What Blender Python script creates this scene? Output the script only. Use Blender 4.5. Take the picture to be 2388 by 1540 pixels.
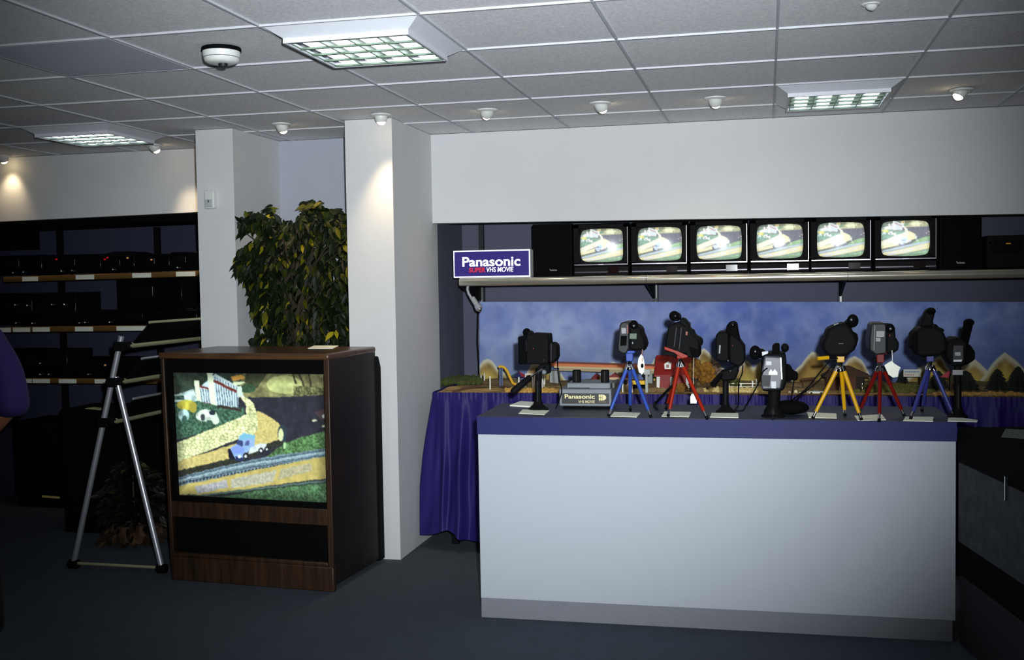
import bpy, math, random
import numpy as np
from mathutils import Matrix, Vector
for o in list(bpy.data.objects): bpy.data.objects.remove(o)
scn = bpy.context.scene
COL = scn.collection
random.seed(7); RNG = np.random.RandomState(7)
V = Vector

# ------------------------------------------------------------------ camera
W, H, F = 2388.0, 1540.0, 2500.83
YAW, PITCH, ROLL = 0.232769, -0.045464, -0.015864
CAM = V((-0.0468, -2.9594, 1.577))
def basis():
    cy, sy, cp, sp, cr, sr = math.cos(YAW), math.sin(YAW), math.cos(PITCH), math.sin(PITCH), math.cos(ROLL), math.sin(ROLL)
    f = V((-sy*cp, cy*cp, sp)); r = V((cy, sy, 0)); u = r.cross(f)
    return cr*r + sr*u, -sr*r + cr*u, f
RT, UP, FW = basis()
cd = bpy.data.cameras.new('camera'); cam = bpy.data.objects.new('camera', cd); COL.objects.link(cam)
cd.sensor_width = 36.0; cd.lens = F/W*36.0; cd.clip_start = 0.05
m = Matrix((RT, UP, -FW)).transposed().to_4x4(); m.translation = CAM; cam.matrix_world = m
scn.camera = cam
# ------------------------------------------------------------------ world, flash, exposure
wd = bpy.data.worlds.new('world'); scn.world = wd; wd.use_nodes = True
wd.node_tree.nodes['Background'].inputs[0].default_value = (.5, .55, .7, 1)
wd.node_tree.nodes['Background'].inputs[1].default_value = 0.02
scn.view_settings.view_transform = 'Standard'; scn.view_settings.look = 'None'
scn.view_settings.exposure = 0.0; scn.view_settings.gamma = 1.0; scn.view_settings.use_curve_mapping = False
def spot(name, loc, target, energy, size, blend, col, rad):
    l = bpy.data.lights.new(name, 'SPOT'); o = bpy.data.objects.new(name, l); COL.objects.link(o)
    l.energy = energy; l.spot_size = math.radians(size); l.spot_blend = blend; l.color = col; l.shadow_soft_size = rad
    o.location = loc; o.rotation_euler = (V(target)-V(loc)).to_track_quat('-Z', 'Y').to_euler()
    return o
FL = CAM + RT*0.09 + UP*0.12                        # the photographer's flash
spot('camera_flash', FL, CAM + FW*6 + UP*0.54 - RT*0.02, 1330, 62, 1.0, (.90, .96, 1.0), .03)

# ------------------------------------------------------------------ pixel -> place on a known plane
def ray(x, y): return FW + RT*((x-W/2)/F) - UP*((y-H/2)/F)
def on_y(x, y, Y): d = ray(x, y); return CAM + d*((Y-CAM.y)/d.y)
def on_z(x, y, Z): d = ray(x, y); return CAM + d*((Z-CAM.z)/d.z)
def on_x(x, y, X): d = ray(x, y); return CAM + d*((X-CAM.x)/d.x)

# ------------------------------------------------------------------ materials
def lin(c):
    return tuple(((v/255)/12.92 if v/255 <= .04045 else ((v/255+.055)/1.055)**2.4) for v in c[:3])
def M(name, col, rough=.5, metal=0.0, noise=None, bump=None, emit=None, spec=.5, coat=0, sheen=0):
    mt = bpy.data.materials.new(name); mt.use_nodes = True
    nt = mt.node_tree; b = nt.nodes['Principled BSDF']
    c = lin(col)+(1,)
    b.inputs['Base Color'].default_value = c; b.inputs['Roughness'].default_value = rough
    b.inputs['Metallic'].default_value = metal; b.inputs['Specular IOR Level'].default_value = spec
    b.inputs['Coat Weight'].default_value = coat; b.inputs['Sheen Weight'].default_value = sheen
    if emit:
        b.inputs['Emission Color'].default_value = lin(emit[0])+(1,); b.inputs['Emission Strength'].default_value = emit[1]
    tc = nt.nodes.new('ShaderNodeTexCoord')
    sc, am = noise if noise else (30, .06)
    n = nt.nodes.new('ShaderNodeTexNoise'); n.inputs['Scale'].default_value = sc; n.inputs['Detail'].default_value = 4
    nt.links.new(tc.outputs['Object'], n.inputs['Vector'])
    mx = nt.nodes.new('ShaderNodeMix'); mx.data_type = 'RGBA'
    mx.inputs[6].default_value = tuple(v*(1-am) for v in c[:3])+(1,); mx.inputs[7].default_value = tuple(min(1, v*(1+am)) for v in c[:3])+(1,)
    nt.links.new(n.outputs['Fac'], mx.inputs[0]); nt.links.new(mx.outputs[2], b.inputs['Base Color'])
    if bump:
        n2 = nt.nodes.new('ShaderNodeTexNoise'); n2.inputs['Scale'].default_value = bump[0]; n2.inputs['Detail'].default_value = 3
        nt.links.new(tc.outputs['Object'], n2.inputs['Vector'])
        bp = nt.nodes.new('ShaderNodeBump'); bp.inputs['Strength'].default_value = bump[1]; bp.inputs['Distance'].default_value = .01
        nt.links.new(n2.outputs['Fac'], bp.inputs['Height']); nt.links.new(bp.outputs['Normal'], b.inputs['Normal'])
    return mt
def ramp(mt, src, stops):
    nt = mt.node_tree; r = nt.nodes.new('ShaderNodeValToRGB'); e = r.color_ramp.elements
    while len(e) < len(stops): e.new(.5)
    for k, (p, c) in enumerate(stops): e[k].position = p; e[k].color = lin(c)+(1,)
    nt.links.new(src, r.inputs[0]); return r.outputs[0]
def M_attr(name, emit=0, rough=.7, spec=.5):
    mt = M(name, (10, 10, 10), rough, spec=spec); nt = mt.node_tree; b = nt.nodes['Principled BSDF']
    a = nt.nodes.new('ShaderNodeVertexColor'); a.layer_name = 'Col'
    if emit:
        nt.links.new(a.outputs[0], b.inputs['Emission Color']); b.inputs['Emission Strength'].default_value = emit
    else: nt.links.new(a.outputs[0], b.inputs['Base Color'])
    return mt
def M_wood(name, c1, c2, rough=.4, vert=True):
    mt = M(name, c1, rough); nt = mt.node_tree; b = nt.nodes['Principled BSDF']
    tc = nt.nodes.new('ShaderNodeTexCoord'); mp = nt.nodes.new('ShaderNodeMapping')
    mp.inputs['Scale'].default_value = (28, 28, 2.5) if vert else (2.5, 28, 28)
    n = nt.nodes.new('ShaderNodeTexNoise'); n.inputs['Scale'].default_value = 1.6; n.inputs['Detail'].default_value = 6; n.inputs['Distortion'].default_value = .6
    nt.links.new(tc.outputs['Object'], mp.inputs[0]); nt.links.new(mp.outputs[0], n.inputs['Vector'])
    nt.links.new(ramp(mt, n.outputs['Fac'], [(.3, c1), (.7, c2)]), b.inputs['Base Color'])
    return mt
WHITE = M('white_plaster', (203, 204, 205), .85, noise=(9, .03), bump=(160, .05))
LAMWHITE = M('white_laminate', (176, 182, 190), .5, noise=(5, .02), spec=.3)
GREYPL = M('grey_plinth', (122, 124, 132), .6)
PURPLE_EDGE = M('purple_laminate', (36, 40, 92), .5, spec=.2)
NAVYTOP = M('navy_counter_top', (44, 48, 66), .5)
RECESS = M('blue_grey_wall', (84, 86, 104), .9, noise=(9, .04))
DARKBACK = M('dark_blue_wall', (42, 44, 66), .9)
BLACK = M('black_plastic', (8, 8, 9), .72, spec=.12)
BLACKM = M('matt_black', (5, 5, 6), .85, spec=.08)
BLACKG = M('gloss_black', (8, 8, 9), .16)
DARKGREY = M('charcoal_plastic', (30, 31, 34), .5, spec=.3)
MIDGREY = M('grey_plastic', (112, 118, 124), .5, noise=(60, .05))
CAMGREY = M('grey_camera_panel', (74, 75, 84), .4)
SILVER = M('brushed_aluminium', (196, 199, 206), .36, .7)
CHROME = M('chrome', (225, 225, 228), .1, 1.0)
RAILM = M('shelf_rail_metal', (214, 208, 190), .17, .8)
BROWNRAIL = M('bronze_rail', (150, 112, 64), .22, .6)
CREAM = M('cream_metal', (168, 168, 130), .4, .3)
PAPER = M('paper', (244, 246, 230), .8)
PAPERG = M('pale_green_card', (246, 252, 226), .8)
PLWHITE = M('white_plastic', (214, 216, 212), .4)
TICKET = M('price_ticket_paper', (212, 216, 200), .7, noise=(220, .25))
GLASS = M('lens_glass', (12, 13, 18), .05, spec=1.0, coat=1)
LENSHI = M('eyepiece_glass', (150, 155, 165), .22, .9)
LED = M('red_led', (120, 10, 8), .4, emit=((255, 30, 20), .25))
# ------------------------------------------------------------------ mesh helpers
class MB:
    def __init__(s): s.v = []; s.f = []; s.o = V((0, 0, 0))
    def add(s, vs, fs):
        n = len(s.v); s.v += [tuple(V(p)-s.o) for p in vs]; s.f += [tuple(i+n for i in f) for f in fs]; return s
    def box(s, c, d, rot=None):
        h = [x/2 for x in d]; R = rot or Matrix.Identity(3)
        vs = [V(c)+R @ V((sx*h[0], sy*h[1], sz*h[2])) for sx in (-1, 1) for sy in (-1, 1) for sz in (-1, 1)]
        return s.add(vs, [(0, 1, 3, 2), (4, 6, 7, 5), (0, 4, 5, 1), (2, 3, 7, 6), (0, 2, 6, 4), (1, 5, 7, 3)])
    def bx(s, x0, x1, y0, y1, z0, z1): return s.box(((x0+x1)/2, (y0+y1)/2, (z0+z1)/2), (x1-x0, y1-y0, z1-z0))
    def prism(s, pts, d):                       # closed polygon of 3D points swept along d
        n = len(pts); a = [V(p) for p in pts]; b = [p+V(d) for p in a]
        nrm = V((0, 0, 0))
        for i in range(n): nrm += a[i].cross(a[(i+1) % n])
        if nrm.dot(V(d)) > 0: a.reverse(); b.reverse()
        return s.add(a+b, [tuple(range(n)), tuple(range(2*n-1, n-1, -1))]+[(i, i+n, (i+1) % n+n, (i+1) % n) for i in range(n)])
    def tube(s, pts, r, n=10):
        pts = [V(p) for p in pts]; k = len(pts); rs = r if isinstance(r, (list, tuple)) else [r]*k
        vs = []; up = None
        for i, p in enumerate(pts):
            t = (pts[min(i+1, k-1)]-pts[max(i-1, 0)]).normalized()
            if up is None: up = t.orthogonal().normalized()
            else: up = (up-t*up.dot(t)); up = up.normalized() if up.length > 1e-6 else t.orthogonal().normalized()
            w = t.cross(up)
            for j in range(n):
                a = 2*math.pi*j/n; vs.append(p+(up*math.cos(a)+w*math.sin(a))*rs[i])
        fs = [(i*n+j, i*n+(j+1) % n, (i+1)*n+(j+1) % n, (i+1)*n+j) for i in range(k-1) for j in range(n)]
        fs += [tuple(range(n-1, -1, -1)), tuple(range((k-1)*n, k*n))]
        return s.add(vs, fs)
    def lathe(s, prof, c=(0, 0, 0), n=24, axis='Z', rot=None):
        c = V(c); vs = []; k = len(prof)
        for r, z in prof:
            for j in range(n):
                a = 2*math.pi*j/n; p = V((r*math.cos(a), r*math.sin(a), z))
                if axis == 'Y': p = V((p.x, p.z, -p.y))
                if axis == 'X': p = V((p.z, p.x, p.y))
                if rot: p = rot @ p
                vs.append(c+p)
        fs = [(i*n+j, i*n+(j+1) % n, (i+1)*n+(j+1) % n, (i+1)*n+j) for i in range(k-1) for j in range(n)]
        fs += [tuple(range(n-1, -1, -1)), tuple(range((k-1)*n, k*n))]
        return s.add(vs, fs)
    def ell(s, c, r, n=16, k=10, rot=None):
        R = rot or Matrix.Identity(3)
        vs = []; 
        for i in range(k+1):
            th = math.pi*i/k
            for j in range(n):
                a = 2*math.pi*j/n
                vs.append(V(c)+R @ V((r[0]*math.sin(th)*math.cos(a), r[1]*math.sin(th)*math.sin(a), r[2]*math.cos(th))))
        return s.add(vs, [(i*n+j, (i+1)*n+j, (i+1)*n+(j+1) % n, i*n+(j+1) % n) for i in range(k) for j in range(n)])
    def grid(s, fn, nu, nv):
        vs = [fn(i/nu, j/nv) for j in range(nv+1) for i in range(nu+1)]
        return s.add(vs, [(j*(nu+1)+i, j*(nu+1)+i+1, (j+1)*(nu+1)+i+1, (j+1)*(nu+1)+i) for j in range(nv) for i in range(nu)])
    def build(s, name, mat, parent=None, loc=None, bev=0, smooth=True, label=None, seg=2, cols=None):
        me = bpy.data.meshes.new(name); me.from_pydata(s.v, [], s.f); me.validate()
        me.materials.append(mat)
        if cols is not None:
            at = me.color_attributes.new('Col', 'FLOAT_COLOR', 'POINT'); at.data.foreach_set('color', np.ascontiguousarray(cols, dtype=np.float32).ravel())
        o = bpy.data.objects.new(name, me); COL.objects.link(o)
        if parent is not None: o.parent = parent
        if loc is not None: o.location = loc
        if smooth:
            me.polygons.foreach_set('use_smooth', [True]*len(me.polygons))
            try: me.set_sharp_from_angle(angle=math.radians(38))
            except Exception: pass
        if bev:
            md = o.modifiers.new('bev', 'BEVEL'); md.width = bev; md.segments = seg; md.limit_method = 'ANGLE'; md.angle_limit = math.radians(35)
            md.harden_normals = False
        if label: o['label'] = label
        return o
def tag(o, label, cat, group=None, kind=None):
    if label: o['label'] = label
    if cat: o['category'] = cat
    if group: o['group'] = group
    if kind: o['kind'] = kind
    return o
def thing(name, label, cat, loc=(0, 0, 0), rz=0, group=None):
    o = bpy.data.objects.new(name, None); COL.objects.link(o); o.empty_display_size = .05
    o.location = loc; o.rotation_euler = (0, 0, rz); return tag(o, label, cat, group)
def struct(name, mb, mat, bev=0, smooth=False):
    o = mb.build(name, mat, bev=bev, smooth=smooth); o['kind'] = 'structure'; return o
def copy_tree(o, parent=None):
    c = o.copy(); COL.objects.link(c); c.parent = parent
    for ch in list(o.children): copy_tree(ch, c)
    return c
def wmb(root):                                  # builder that takes world points and stores them relative to root
    b = MB(); b.o = V(root.location); return b
def text(body, parent, mat, origin, ux, uz, w, h, name='lettering', bold=0.0, shear=0.0, lift=None):
    cu = bpy.data.curves.new('t', 'FONT'); cu.body = body; cu.offset = bold; cu.shear = shear; cu.extrude = .02
    t = bpy.data.objects.new('t', cu); COL.objects.link(t); bpy.context.view_layer.update()
    me = bpy.data.meshes.new_from_object(t.evaluated_get(bpy.context.evaluated_depsgraph_get()))
    bpy.data.objects.remove(t)
    co = np.empty(len(me.vertices)*3, np.float32); me.vertices.foreach_get('co', co); co = co.reshape(-1, 3)
    lo, hi = co.min(0), co.max(0); ux, uz = V(ux), V(uz); nn = ux.cross(uz)
    out = []
    for p in co:
        out.append(V(origin)+ux*float((p[0]-lo[0])/(hi[0]-lo[0])*w)+uz*float((p[1]-lo[1])/(hi[1]-lo[1])*h)+nn*float(.0012 if p[2] > 0 else 0))
    me.vertices.foreach_set('co', np.array([tuple(p) for p in out], np.float32).ravel()); me.update()
    me.materials.clear(); me.materials.append(mat); me.name = name
    o = bpy.data.objects.new(name, me); COL.objects.link(o); o.parent = parent; return o
def vnoise(nx, ny, cell, seed=0):
    r = np.random.RandomState(seed); gx, gy = int(nx/cell)+3, int(ny/cell)+3; g = r.rand(gy, gx)
    x = np.arange(nx)/cell; y = np.arange(ny)/cell; xi = x.astype(int); yi = y.astype(int)
    fx = (x-xi); fy = (y-yi); fx = fx*fx*(3-2*fx); fy = (fy*fy*(3-2*fy))[:, None]
    a = g[np.ix_(yi, xi)]; b = g[np.ix_(yi, xi+1)]; c = g[np.ix_(yi+1, xi)]; d = g[np.ix_(yi+1, xi+1)]
    return (a*(1-fx)+b*fx)*(1-fy)+(c*(1-fx)+d*fx)*fy
def fbm(nx, ny, cell, seed=0, oc=4):
    t = 0; w = 1; s = 0
    for k in range(oc): t = t+vnoise(nx, ny, max(cell/2**k, 1.01), seed+k)*w; s += w; w *= .55
    return t/s
def inpoly(X, Y, pts):
    r = np.zeros(X.shape, bool); n = len(pts)
    for i in range(n):
        x0, y0 = pts[i]; x1, y1 = pts[(i+1) % n]
        if y0 == y1: continue
        c = ((y0 > Y) != (y1 > Y)) & (X < (x1-x0)*(Y-y0)/(y1-y0)+x0); r ^= c
    return r
def slin(a):
    a = np.clip(a, 0, 1); return np.where(a <= .04045, a/12.92, ((a+.055)/1.055)**2.4)

# ================================================================== ROOM
CZ = 2.5
fm = M('blue_grey_carpet', (56, 64, 76), .95, noise=(7, .22), bump=(420, .5))
struct('floor', MB().bx(-7, 4, -5, 4.6, -.1, 0), fm)
cm = M('ceiling_tile', (234, 234, 244), .9, noise=(80, .34), bump=(230, .55))
struct('ceiling', MB().bx(-7, 4, -5, 4.6, CZ+.004, CZ+.12), cm)
g = MB()
for k in range(-11, 7): g.bx(.6*k-.005, .6*k+.005, -5, 3.6, CZ-.003, CZ+.006)
for k in range(-8, 6): g.bx(-7, 4, .6*k-.005, .6*k+.005, CZ-.0035, CZ+.006)
struct('trim_1', g, M('ceiling_grid_white', (186, 188, 194), .7))
struct('trim_2', MB().bx(-2.99, -2.41, .61, 1.19, CZ-.003, CZ+.006), M('flat_access_panel', (204, 208, 224), .8, noise=(5, .1)))
# soffits, pillars, recesses
ym = 3.50
def soff(y, xs, py_list):
    pts = [on_y(px, py, y) for px, py in py_list]
    return pts
b0 = on_y(1005, 521, ym); b1 = on_y(2388, 499, ym); sl = (b1.z-b0.z)/(b1.x-b0.x)
zb = lambda x: b0.z+(x-b0.x)*sl
struct('wall_soffit', MB().prism([(-2.08, ym, zb(-2.08)), (4, ym, zb(4)), (4, ym, CZ), (-2.08, ym, CZ)], (0, .1, 0)), WHITE)
l0 = on_y(0, 517, 3.6); l1 = on_y(455, 495, 3.6); sl2 = (l1.z-l0.z)/(l1.x-l0.x)
zl = lambda x: l1.z+(x-l1.x)*sl2
struct('wall_left_soffit', MB().prism([(-7, 3.6, zl(-7)), (-3.3, 3.6, zl(-3.3)), (-3.3, 3.6, CZ), (-7, 3.6, CZ)], (0, .1, 0)), WHITE)
struct('wall_left_pillar', MB().bx(-3.33, -3.09, 2.84, 4.4, 0, CZ), WHITE)
struct('wall_alcove', MB().bx(-3.09, -2.36, 3.46, 3.56, 0, CZ), M('alcove_grey', (168, 172, 184), .9, noise=(9, .03)))  # greyer and bluer than the white pillars beside it
struct('wall_right_pillar', MB().bx(-2.36, -2.08, 2.775, 3.6, 0, CZ), WHITE)
struct('wall_recess_side', MB().bx(-2.18, -2.08, 3.6, 4.3, 0, CZ), RECESS)
struct('wall_recess_back', MB().bx(-2.18, 4, 4.17, 4.3, 0, CZ), RECESS)
struct('wall_recess_top', MB().bx(-2.08, 4, 3.6, 4.17, 2.06, 2.1), BLACKM)
struct('wall_shelving_back', MB().bx(-7, -3.33, 4.1, 4.2, 0, CZ), DARKBACK)
struct('trim_3', MB().prism([(-7, 3.66, zl(-7)-.045), (-3.33, 3.66, zl(-3.33)-.05), (-3.33, 3.66, zl(-3.33)+.01), (-7, 3.66, zl(-7)+.01)], (0, .44, 0)), BLACKM)
p = on_y(18, 560, 3.75)
struct('trim_4', MB().bx(p.x-.4, p.x, 3.75, 4.1, 1.87, 2.04), BLACKM)
DIM = M('dim_far_wall', (70, 70, 76), .9)
struct('wall_right', MB().bx(4, 4.1, -5, 4.6, 0, CZ), DIM)
struct('wall_left', MB().bx(-7.1, -7, -5, 4.6, 0, CZ), DIM)
struct('wall_front', MB().bx(-7, 4, -5.1, -5, 0, CZ), DIM)

# ------------------------------------------------------------------ ceiling fittings
TUBE = M('lit_tube', (255, 255, 255), .5, emit=((238, 242, 255), 4.5))
TRAY = M('louvre_tray', (104, 124, 104), .5)
LOUV = M('louvre_green_grey', (92, 112, 94), .6)
FRAME = M('luminaire_frame', (206, 209, 216), .5)
def troffer(kx, ky, label):
    t = thing('ceiling_light', label, 'light', (.6*kx+.3, .6*ky+.3, CZ), 0, 'fluorescent ceiling lights')
    a, b_, z1, z2 = .292, .238, -.034, -.052
    f = MB(); V8 = lambda h, z: [(-h, -h, z), (h, -h, z), (h, h, z), (-h, h, z)]
    vs = V8(a, 0)+V8(b_, z1)+V8(b_, z2)+V8(b_-.008, z2)+V8(b_-.008, z1)
    f.add(vs, [(k*4+i, k*4+(i+1) % 4, (k+1)*4+(i+1) % 4, (k+1)*4+i) for k in range(4) for i in range(4)])
    f.build('frame', FRAME, t, smooth=False)
    MB().bx(-b_+.008, b_-.008, -b_+.008, b_-.008, z1+.012, z1+.016).build('tray', TRAY, t, smooth=False)
    for i in range(4):
        x = (-.75+.5*i)*.222
        tb_ = MB().tube([(0, -.212, 0), (0, .212, 0)], .0125, 14); tb_.v = [(x+q[0]*2.5, q[1], z1-.001+q[2]*.6) for q in tb_.v]; tb_.build('tube', TUBE, t)
    lv = MB()
    for i in range(5):
        c = (-1+.5*i)*.222; lv.bx(c-.002, c+.002, -.226, .226, z2+.003, z2+.006)
    for i in range(5):
        c = (-1+i/2)*.222; lv.bx(-.226, .226, c-.007, c+.007, z2+.001, z2+.008)
    lv.build('louvre', LOUV, t, smooth=False)
troffer(-3, 1, 'square four-tube fluorescent ceiling light, the largest and nearest, beside the smoke detector')
troffer(0, 4, 'square fluorescent ceiling light in front of the bulkhead, above the last shelf televisions')
troffer(-7, 4, 'square fluorescent ceiling light over the dark equipment shelves')
for kx, ky in ((-3, -5), (1, -4), (-7, -3)): troffer(kx, ky, 'square fluorescent ceiling light behind the photographer')
WARM = M('lit_reflector_lamp', (255, 240, 210), .5, emit=((255, 226, 170), 16.0))
DL = [((656, 289), (0.1, .4, -1), 12, 'lit eyeball downlight in front of the alcove between the two pillars'),
      ((888, 267), (0.0, .10, -1), 30, 'lit eyeball downlight right at the head of the right white pillar'),
      ((1136, 256), (-.3, .7, -1), 5, 'eyeball downlight turned away to the wall, nearest the right pillar'),
      ((1400, 240), (.25, .6, -1), 6, 'eyeball downlight with half its glowing lamp showing, over the second shelf television'),
      ((1668, 228), (.05, .7, -1), 6, 'eyeball downlight with only a glint of lamp, over the fourth shelf television'),
      ((2243, 209), (-.5, -.25, -1), 8, 'brightly lit eyeball downlight to the right of the fluorescent light'),
      ((357, 338), (.36, .42, -1), 15, 'small lit downlight beside the fluorescent light over the dark shelves'),
      ((6, 363), (-.1, .45, -1), 5, 'small lit downlight at the far left over the dark shelves'),
      ((2031, 10), (.3, .8, -.8), 0, 'unlit eyeball downlight high up, nearest to the viewer')]
for (px, py), dr, en, lab in DL:
    p = on_z(px, py, CZ); d = V(dr).normalized()
    t = thing('downlight', lab, 'light', p, 0, 'eyeball downlights')
    if not en: t.scale = (.55, .55, .4)
    MB().lathe([(.026, 0), (.058, 0), (.056, -.006), (.040, -.012), (.037, -.004)], n=28).build('ring', PLWHITE, t)
    R = V((0, 0, -1)).rotation_difference(d).to_matrix()
    MB().lathe([(.012, .028), (.034, .012), (.037, -.008), (.034, -.030), (.028, -.044), (.026, -.046), (.022, -.036), (.004, -.030)], (0, 0, .004), 24, rot=R).build('eyeball', PLWHITE, t)
    MB().lathe([(.003, -.062), (.012, -.060), (.020, -.053), (.0235, -.044), (.0235, -.038)], (0, 0, .004), 20, rot=R).build('lamp', WARM if en else PLWHITE, t)
    if en: spot('downlight_beam', p+V((0, 0, -.012))+d*.05, p+d*2, en, {30: 66, 15: 60, 5: 78}.get(en, 84), 1.0, (1, .76, .46), .03)
p = on_z(516, 112, CZ)
t = thing('smoke_detector', 'round white smoke detector with a black base on the ceiling', 'smoke detector', p); t.scale = (.86, .86, .86)
MB().lathe([(.086, 0), (.088, -.004), (.088, -.017), (.082, -.019)], n=40).build('base', BLACKM, t)
MB().lathe([(.084, -.017), (.083, -.03), (.079, -.05), (.074, -.062), (.06, -.070), (.03, -.073), (.02, -.073)], n=40).build('body', PLWHITE, t)
MB().lathe([(.0805, -.0475), (.0812, -.046), (.0812, -.0445), (.079, -.043)], n=40).build('vent_slot', MIDGREY, t)
MB().lathe([(.022, -.070), (.021, -.082), (.018, -.088), (.004, -.089)], (.012, -.01, 0), 20).build('nozzle', DARKGREY, t)
# movement sensor on the left pillar
c = on_y(494, 466, 2.84)
t = thing('motion_sensor', 'small white motion sensor box high on the left pillar', 'motion sensor', (c.x, 2.84, c.z))
MB().bx(-.033, .033, -.035, 0, -.055, .055).build('housing', PLWHITE, t, bev=.008)
MB().bx(-.022, .022, -.042, -.03, -.045, .0).build('lens_window', M('sensor_lens', (176, 182, 180), .3), t, bev=.004)
MB().bx(-.003, .003, -.0425, -.04, -.018, -.006).build('indicator', DARKGREY, t)

# ================================================================== TV PICTURES
def paint():
    nx, ny = 260, 196
    u = np.linspace(0, 1, nx)[None, :].repeat(ny, 0); v = np.linspace(0, 1, ny)[:, None].repeat(nx, 1)
    TL, TR, BR, BL = (60, 65), (1730, 70), (1775, 1485), (130, 1420)
    X = (1-u)*(1-v)*TL[0]+u*(1-v)*TR[0]+u*v*BR[0]+(1-u)*v*BL[0]; Y = (1-u)*(1-v)*TL[1]+u*(1-v)*TR[1]+u*v*BR[1]+(1-u)*v*BL[1]
    n1 = fbm(nx, ny, 8, 3); n2 = vnoise(nx, ny, 2.2, 9); n3 = vnoise(nx, ny, 5.5, 12)
    X = X+(n1-.5)*14; Y = Y+(n3-.5)*12
    I = np.zeros((ny, nx, 3)); I[:] = np.array((44, 43, 56))/255; I *= (.75+.5*n1)[..., None]
    rs = np.random.RandomState(4); cell = 46.0; jx, jy = rs.rand(48, 48)*.9, rs.rand(48, 48)*.9; ci, cj = (X/cell).astype(int), (Y/(cell*.8)).astype(int); ds = []
    for di in (-1, 0, 1):
        for dj in (-1, 0, 1):
            a_, b_ = np.clip(ci+di, 0, 47), np.clip(cj+dj, 0, 47); ds.append(np.hypot(X/cell-(a_+jx[b_, a_]), Y/(cell*.8)-(b_+jy[b_, a_])))
    ds = np.sort(np.array(ds), 0); vor = (ds[1]-ds[0]) < .13
    def fill(mask, c, nz=None, amt=.5):
        col = np.array(c)/255*np.ones_like(I)
        if nz is not None: col = col*(1-amt/2+amt*nz)[..., None]
        I[mask] = col[mask]
    P = lambda pts, c, nz=None, amt=.5: fill(inpoly(X, Y, pts), c, nz, amt)
    def L(x0, y0, x1, y1, w, c):
        dx, dy = x1-x0, y1-y0; l = math.hypot(dx, dy); nxn, nyn = -dy/l*w/2, dx/l*w/2
        P([(x0+nxn, y0+nyn), (x1+nxn, y1+nyn), (x1-nxn, y1-nyn), (x0-nxn, y0-nyn)], c)
    E = lambda x, y, rx, ry, c, nz=None: fill(((X-x)/rx)**2+((Y-y)/ry)**2 < 1, c, nz)
    P([(40, 40), (860, 40), (870, 340), (40, 340)], (46, 58, 48), n1, 1.2)
    P([(860, 40), (1800, 40), (1800, 285), (1400, 320), (860, 335), (810, 200)], (126, 118, 78), n1, 1.1)
    E(1300, 190, 190, 100, (186, 184, 118), n1); P([(880, 60), (1120, 60), (1000, 240), (850, 250)], (62, 66, 44), n1, .8)
    E(900, 240, 90, 45, (50, 78, 56), n2)
    for q in ((1450, 60, 1530, 250), (1560, 60, 1585, 245), (1390, 60, 1425, 180)): L(*q, 18, (64, 52, 38))
    P([(1400, 200), (1800, 230), (1800, 290), (1400, 310)], (104, 100, 64), n2, 1)
    P([(60, 320), (300, 245), (340, 385), (60, 400)], (172, 190, 196), n3, .6)
    P([(70, 330), (180, 320), (190, 370), (70, 370)], (60, 84, 78), n2, 1)
    P([(355, 230), (440, 165), (540, 75), (620, 120), (790, 210), (800, 470), (560, 430), (395, 465)], (196, 210, 224), n3, .15)
    for k in range(9): L(535+k*30, 110+k*13, 575+k*27, 430+k*4, 9, (70, 86, 116))
    for k in range(4): L(372+k*28, 240, 402+k*26, 450, 8, (70, 80, 110))
    L(505, 150, 775, 272, 30, (112, 44, 40)); L(355, 215, 475, 242, 22, (112, 46, 44)); L(395, 400, 500, 415, 18, (104, 48, 46))
    P([(438, 40), (508, 40), (548, 440), (498, 462)], (226, 230, 206)); P([(295, 158), (352, 152), (394, 450), (348, 465)], (222, 226, 200))
    P([(780, 210), (826, 210), (862, 335), (792, 340)], (202, 212, 206))
    P([(712, 112), (832, 78), (874, 128), (738, 156)], (214, 146, 58)); P([(744, 160), (892, 166), (772, 206), (744, 196)], (214, 216, 180))
    P([(60, 420), (340, 380), (560, 430), (860, 450), (880, 560), (600, 660), (350, 740), (60, 820)], (64, 98, 80), n2, .9)
    L(560, 432, 830, 475, 30, (54, 44, 42))
    E(215, 425, 115, 55, (190, 172, 58), n3); E(290, 450, 40, 60, (170, 150, 52)); E(180, 540, 66, 66, (168, 196, 206), n3); E(190, 580, 30, 40, (60, 90, 84))
    E(440, 540, 125, 66, (206, 214, 202), n3); E(505, 510, 36, 30, (40, 48, 60)); E(400, 560, 26, 40, (58, 66, 76)); E(545, 590, 40, 44, (214, 218, 206)); E(470, 615, 34, 28, (60, 90, 80))
    P([(1000, 480), (1100, 520), (1230, 605), (1270, 660), (1250, 790), (1100, 850), (700, 1015), (400, 1085), (100, 1155), (95, 1050), (500, 930), (800, 830), (980, 720)], (204, 176, 108), n2, .25)
    W_ = inpoly(X, Y, [(80, 850), (300, 765), (550, 665), (800, 565), (885, 520), (880, 410), (815, 335), (880, 325), (965, 400), (1000, 500), (1015, 680), (960, 745), (800, 795), (600, 875), (300, 985), (90, 1060)])
    fill(W_, (232, 228, 172), n3, .35); fill(W_ & vor, (158, 152, 104))
    P([(90, 1160), (700, 1012), (1250, 800), (1340, 820), (1100, 930), (760, 1064), (90, 1230)], (48, 48, 42), n2, .5)
    P([(1300, 840), (1500, 760), (1800, 680), (1800, 880), (1190, 985), (1080, 1010)], (80, 116, 70), n2, .9)
    P([(90, 1228), (760, 1062), (1200, 972), (1800, 880), (1800, 962), (1200, 1085), (700, 1195), (90, 1325)], (112, 130, 152), n2, .5)
    for o_, c_ in ((22, (60, 76, 96)), (48, (176, 194, 206)), (84, (62, 74, 88))): L(90, 1224+o_, 760, 1058+o_, 10, c_); L(760, 1058+o_, 1800, 872+o_*.9, 10, c_)
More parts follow.
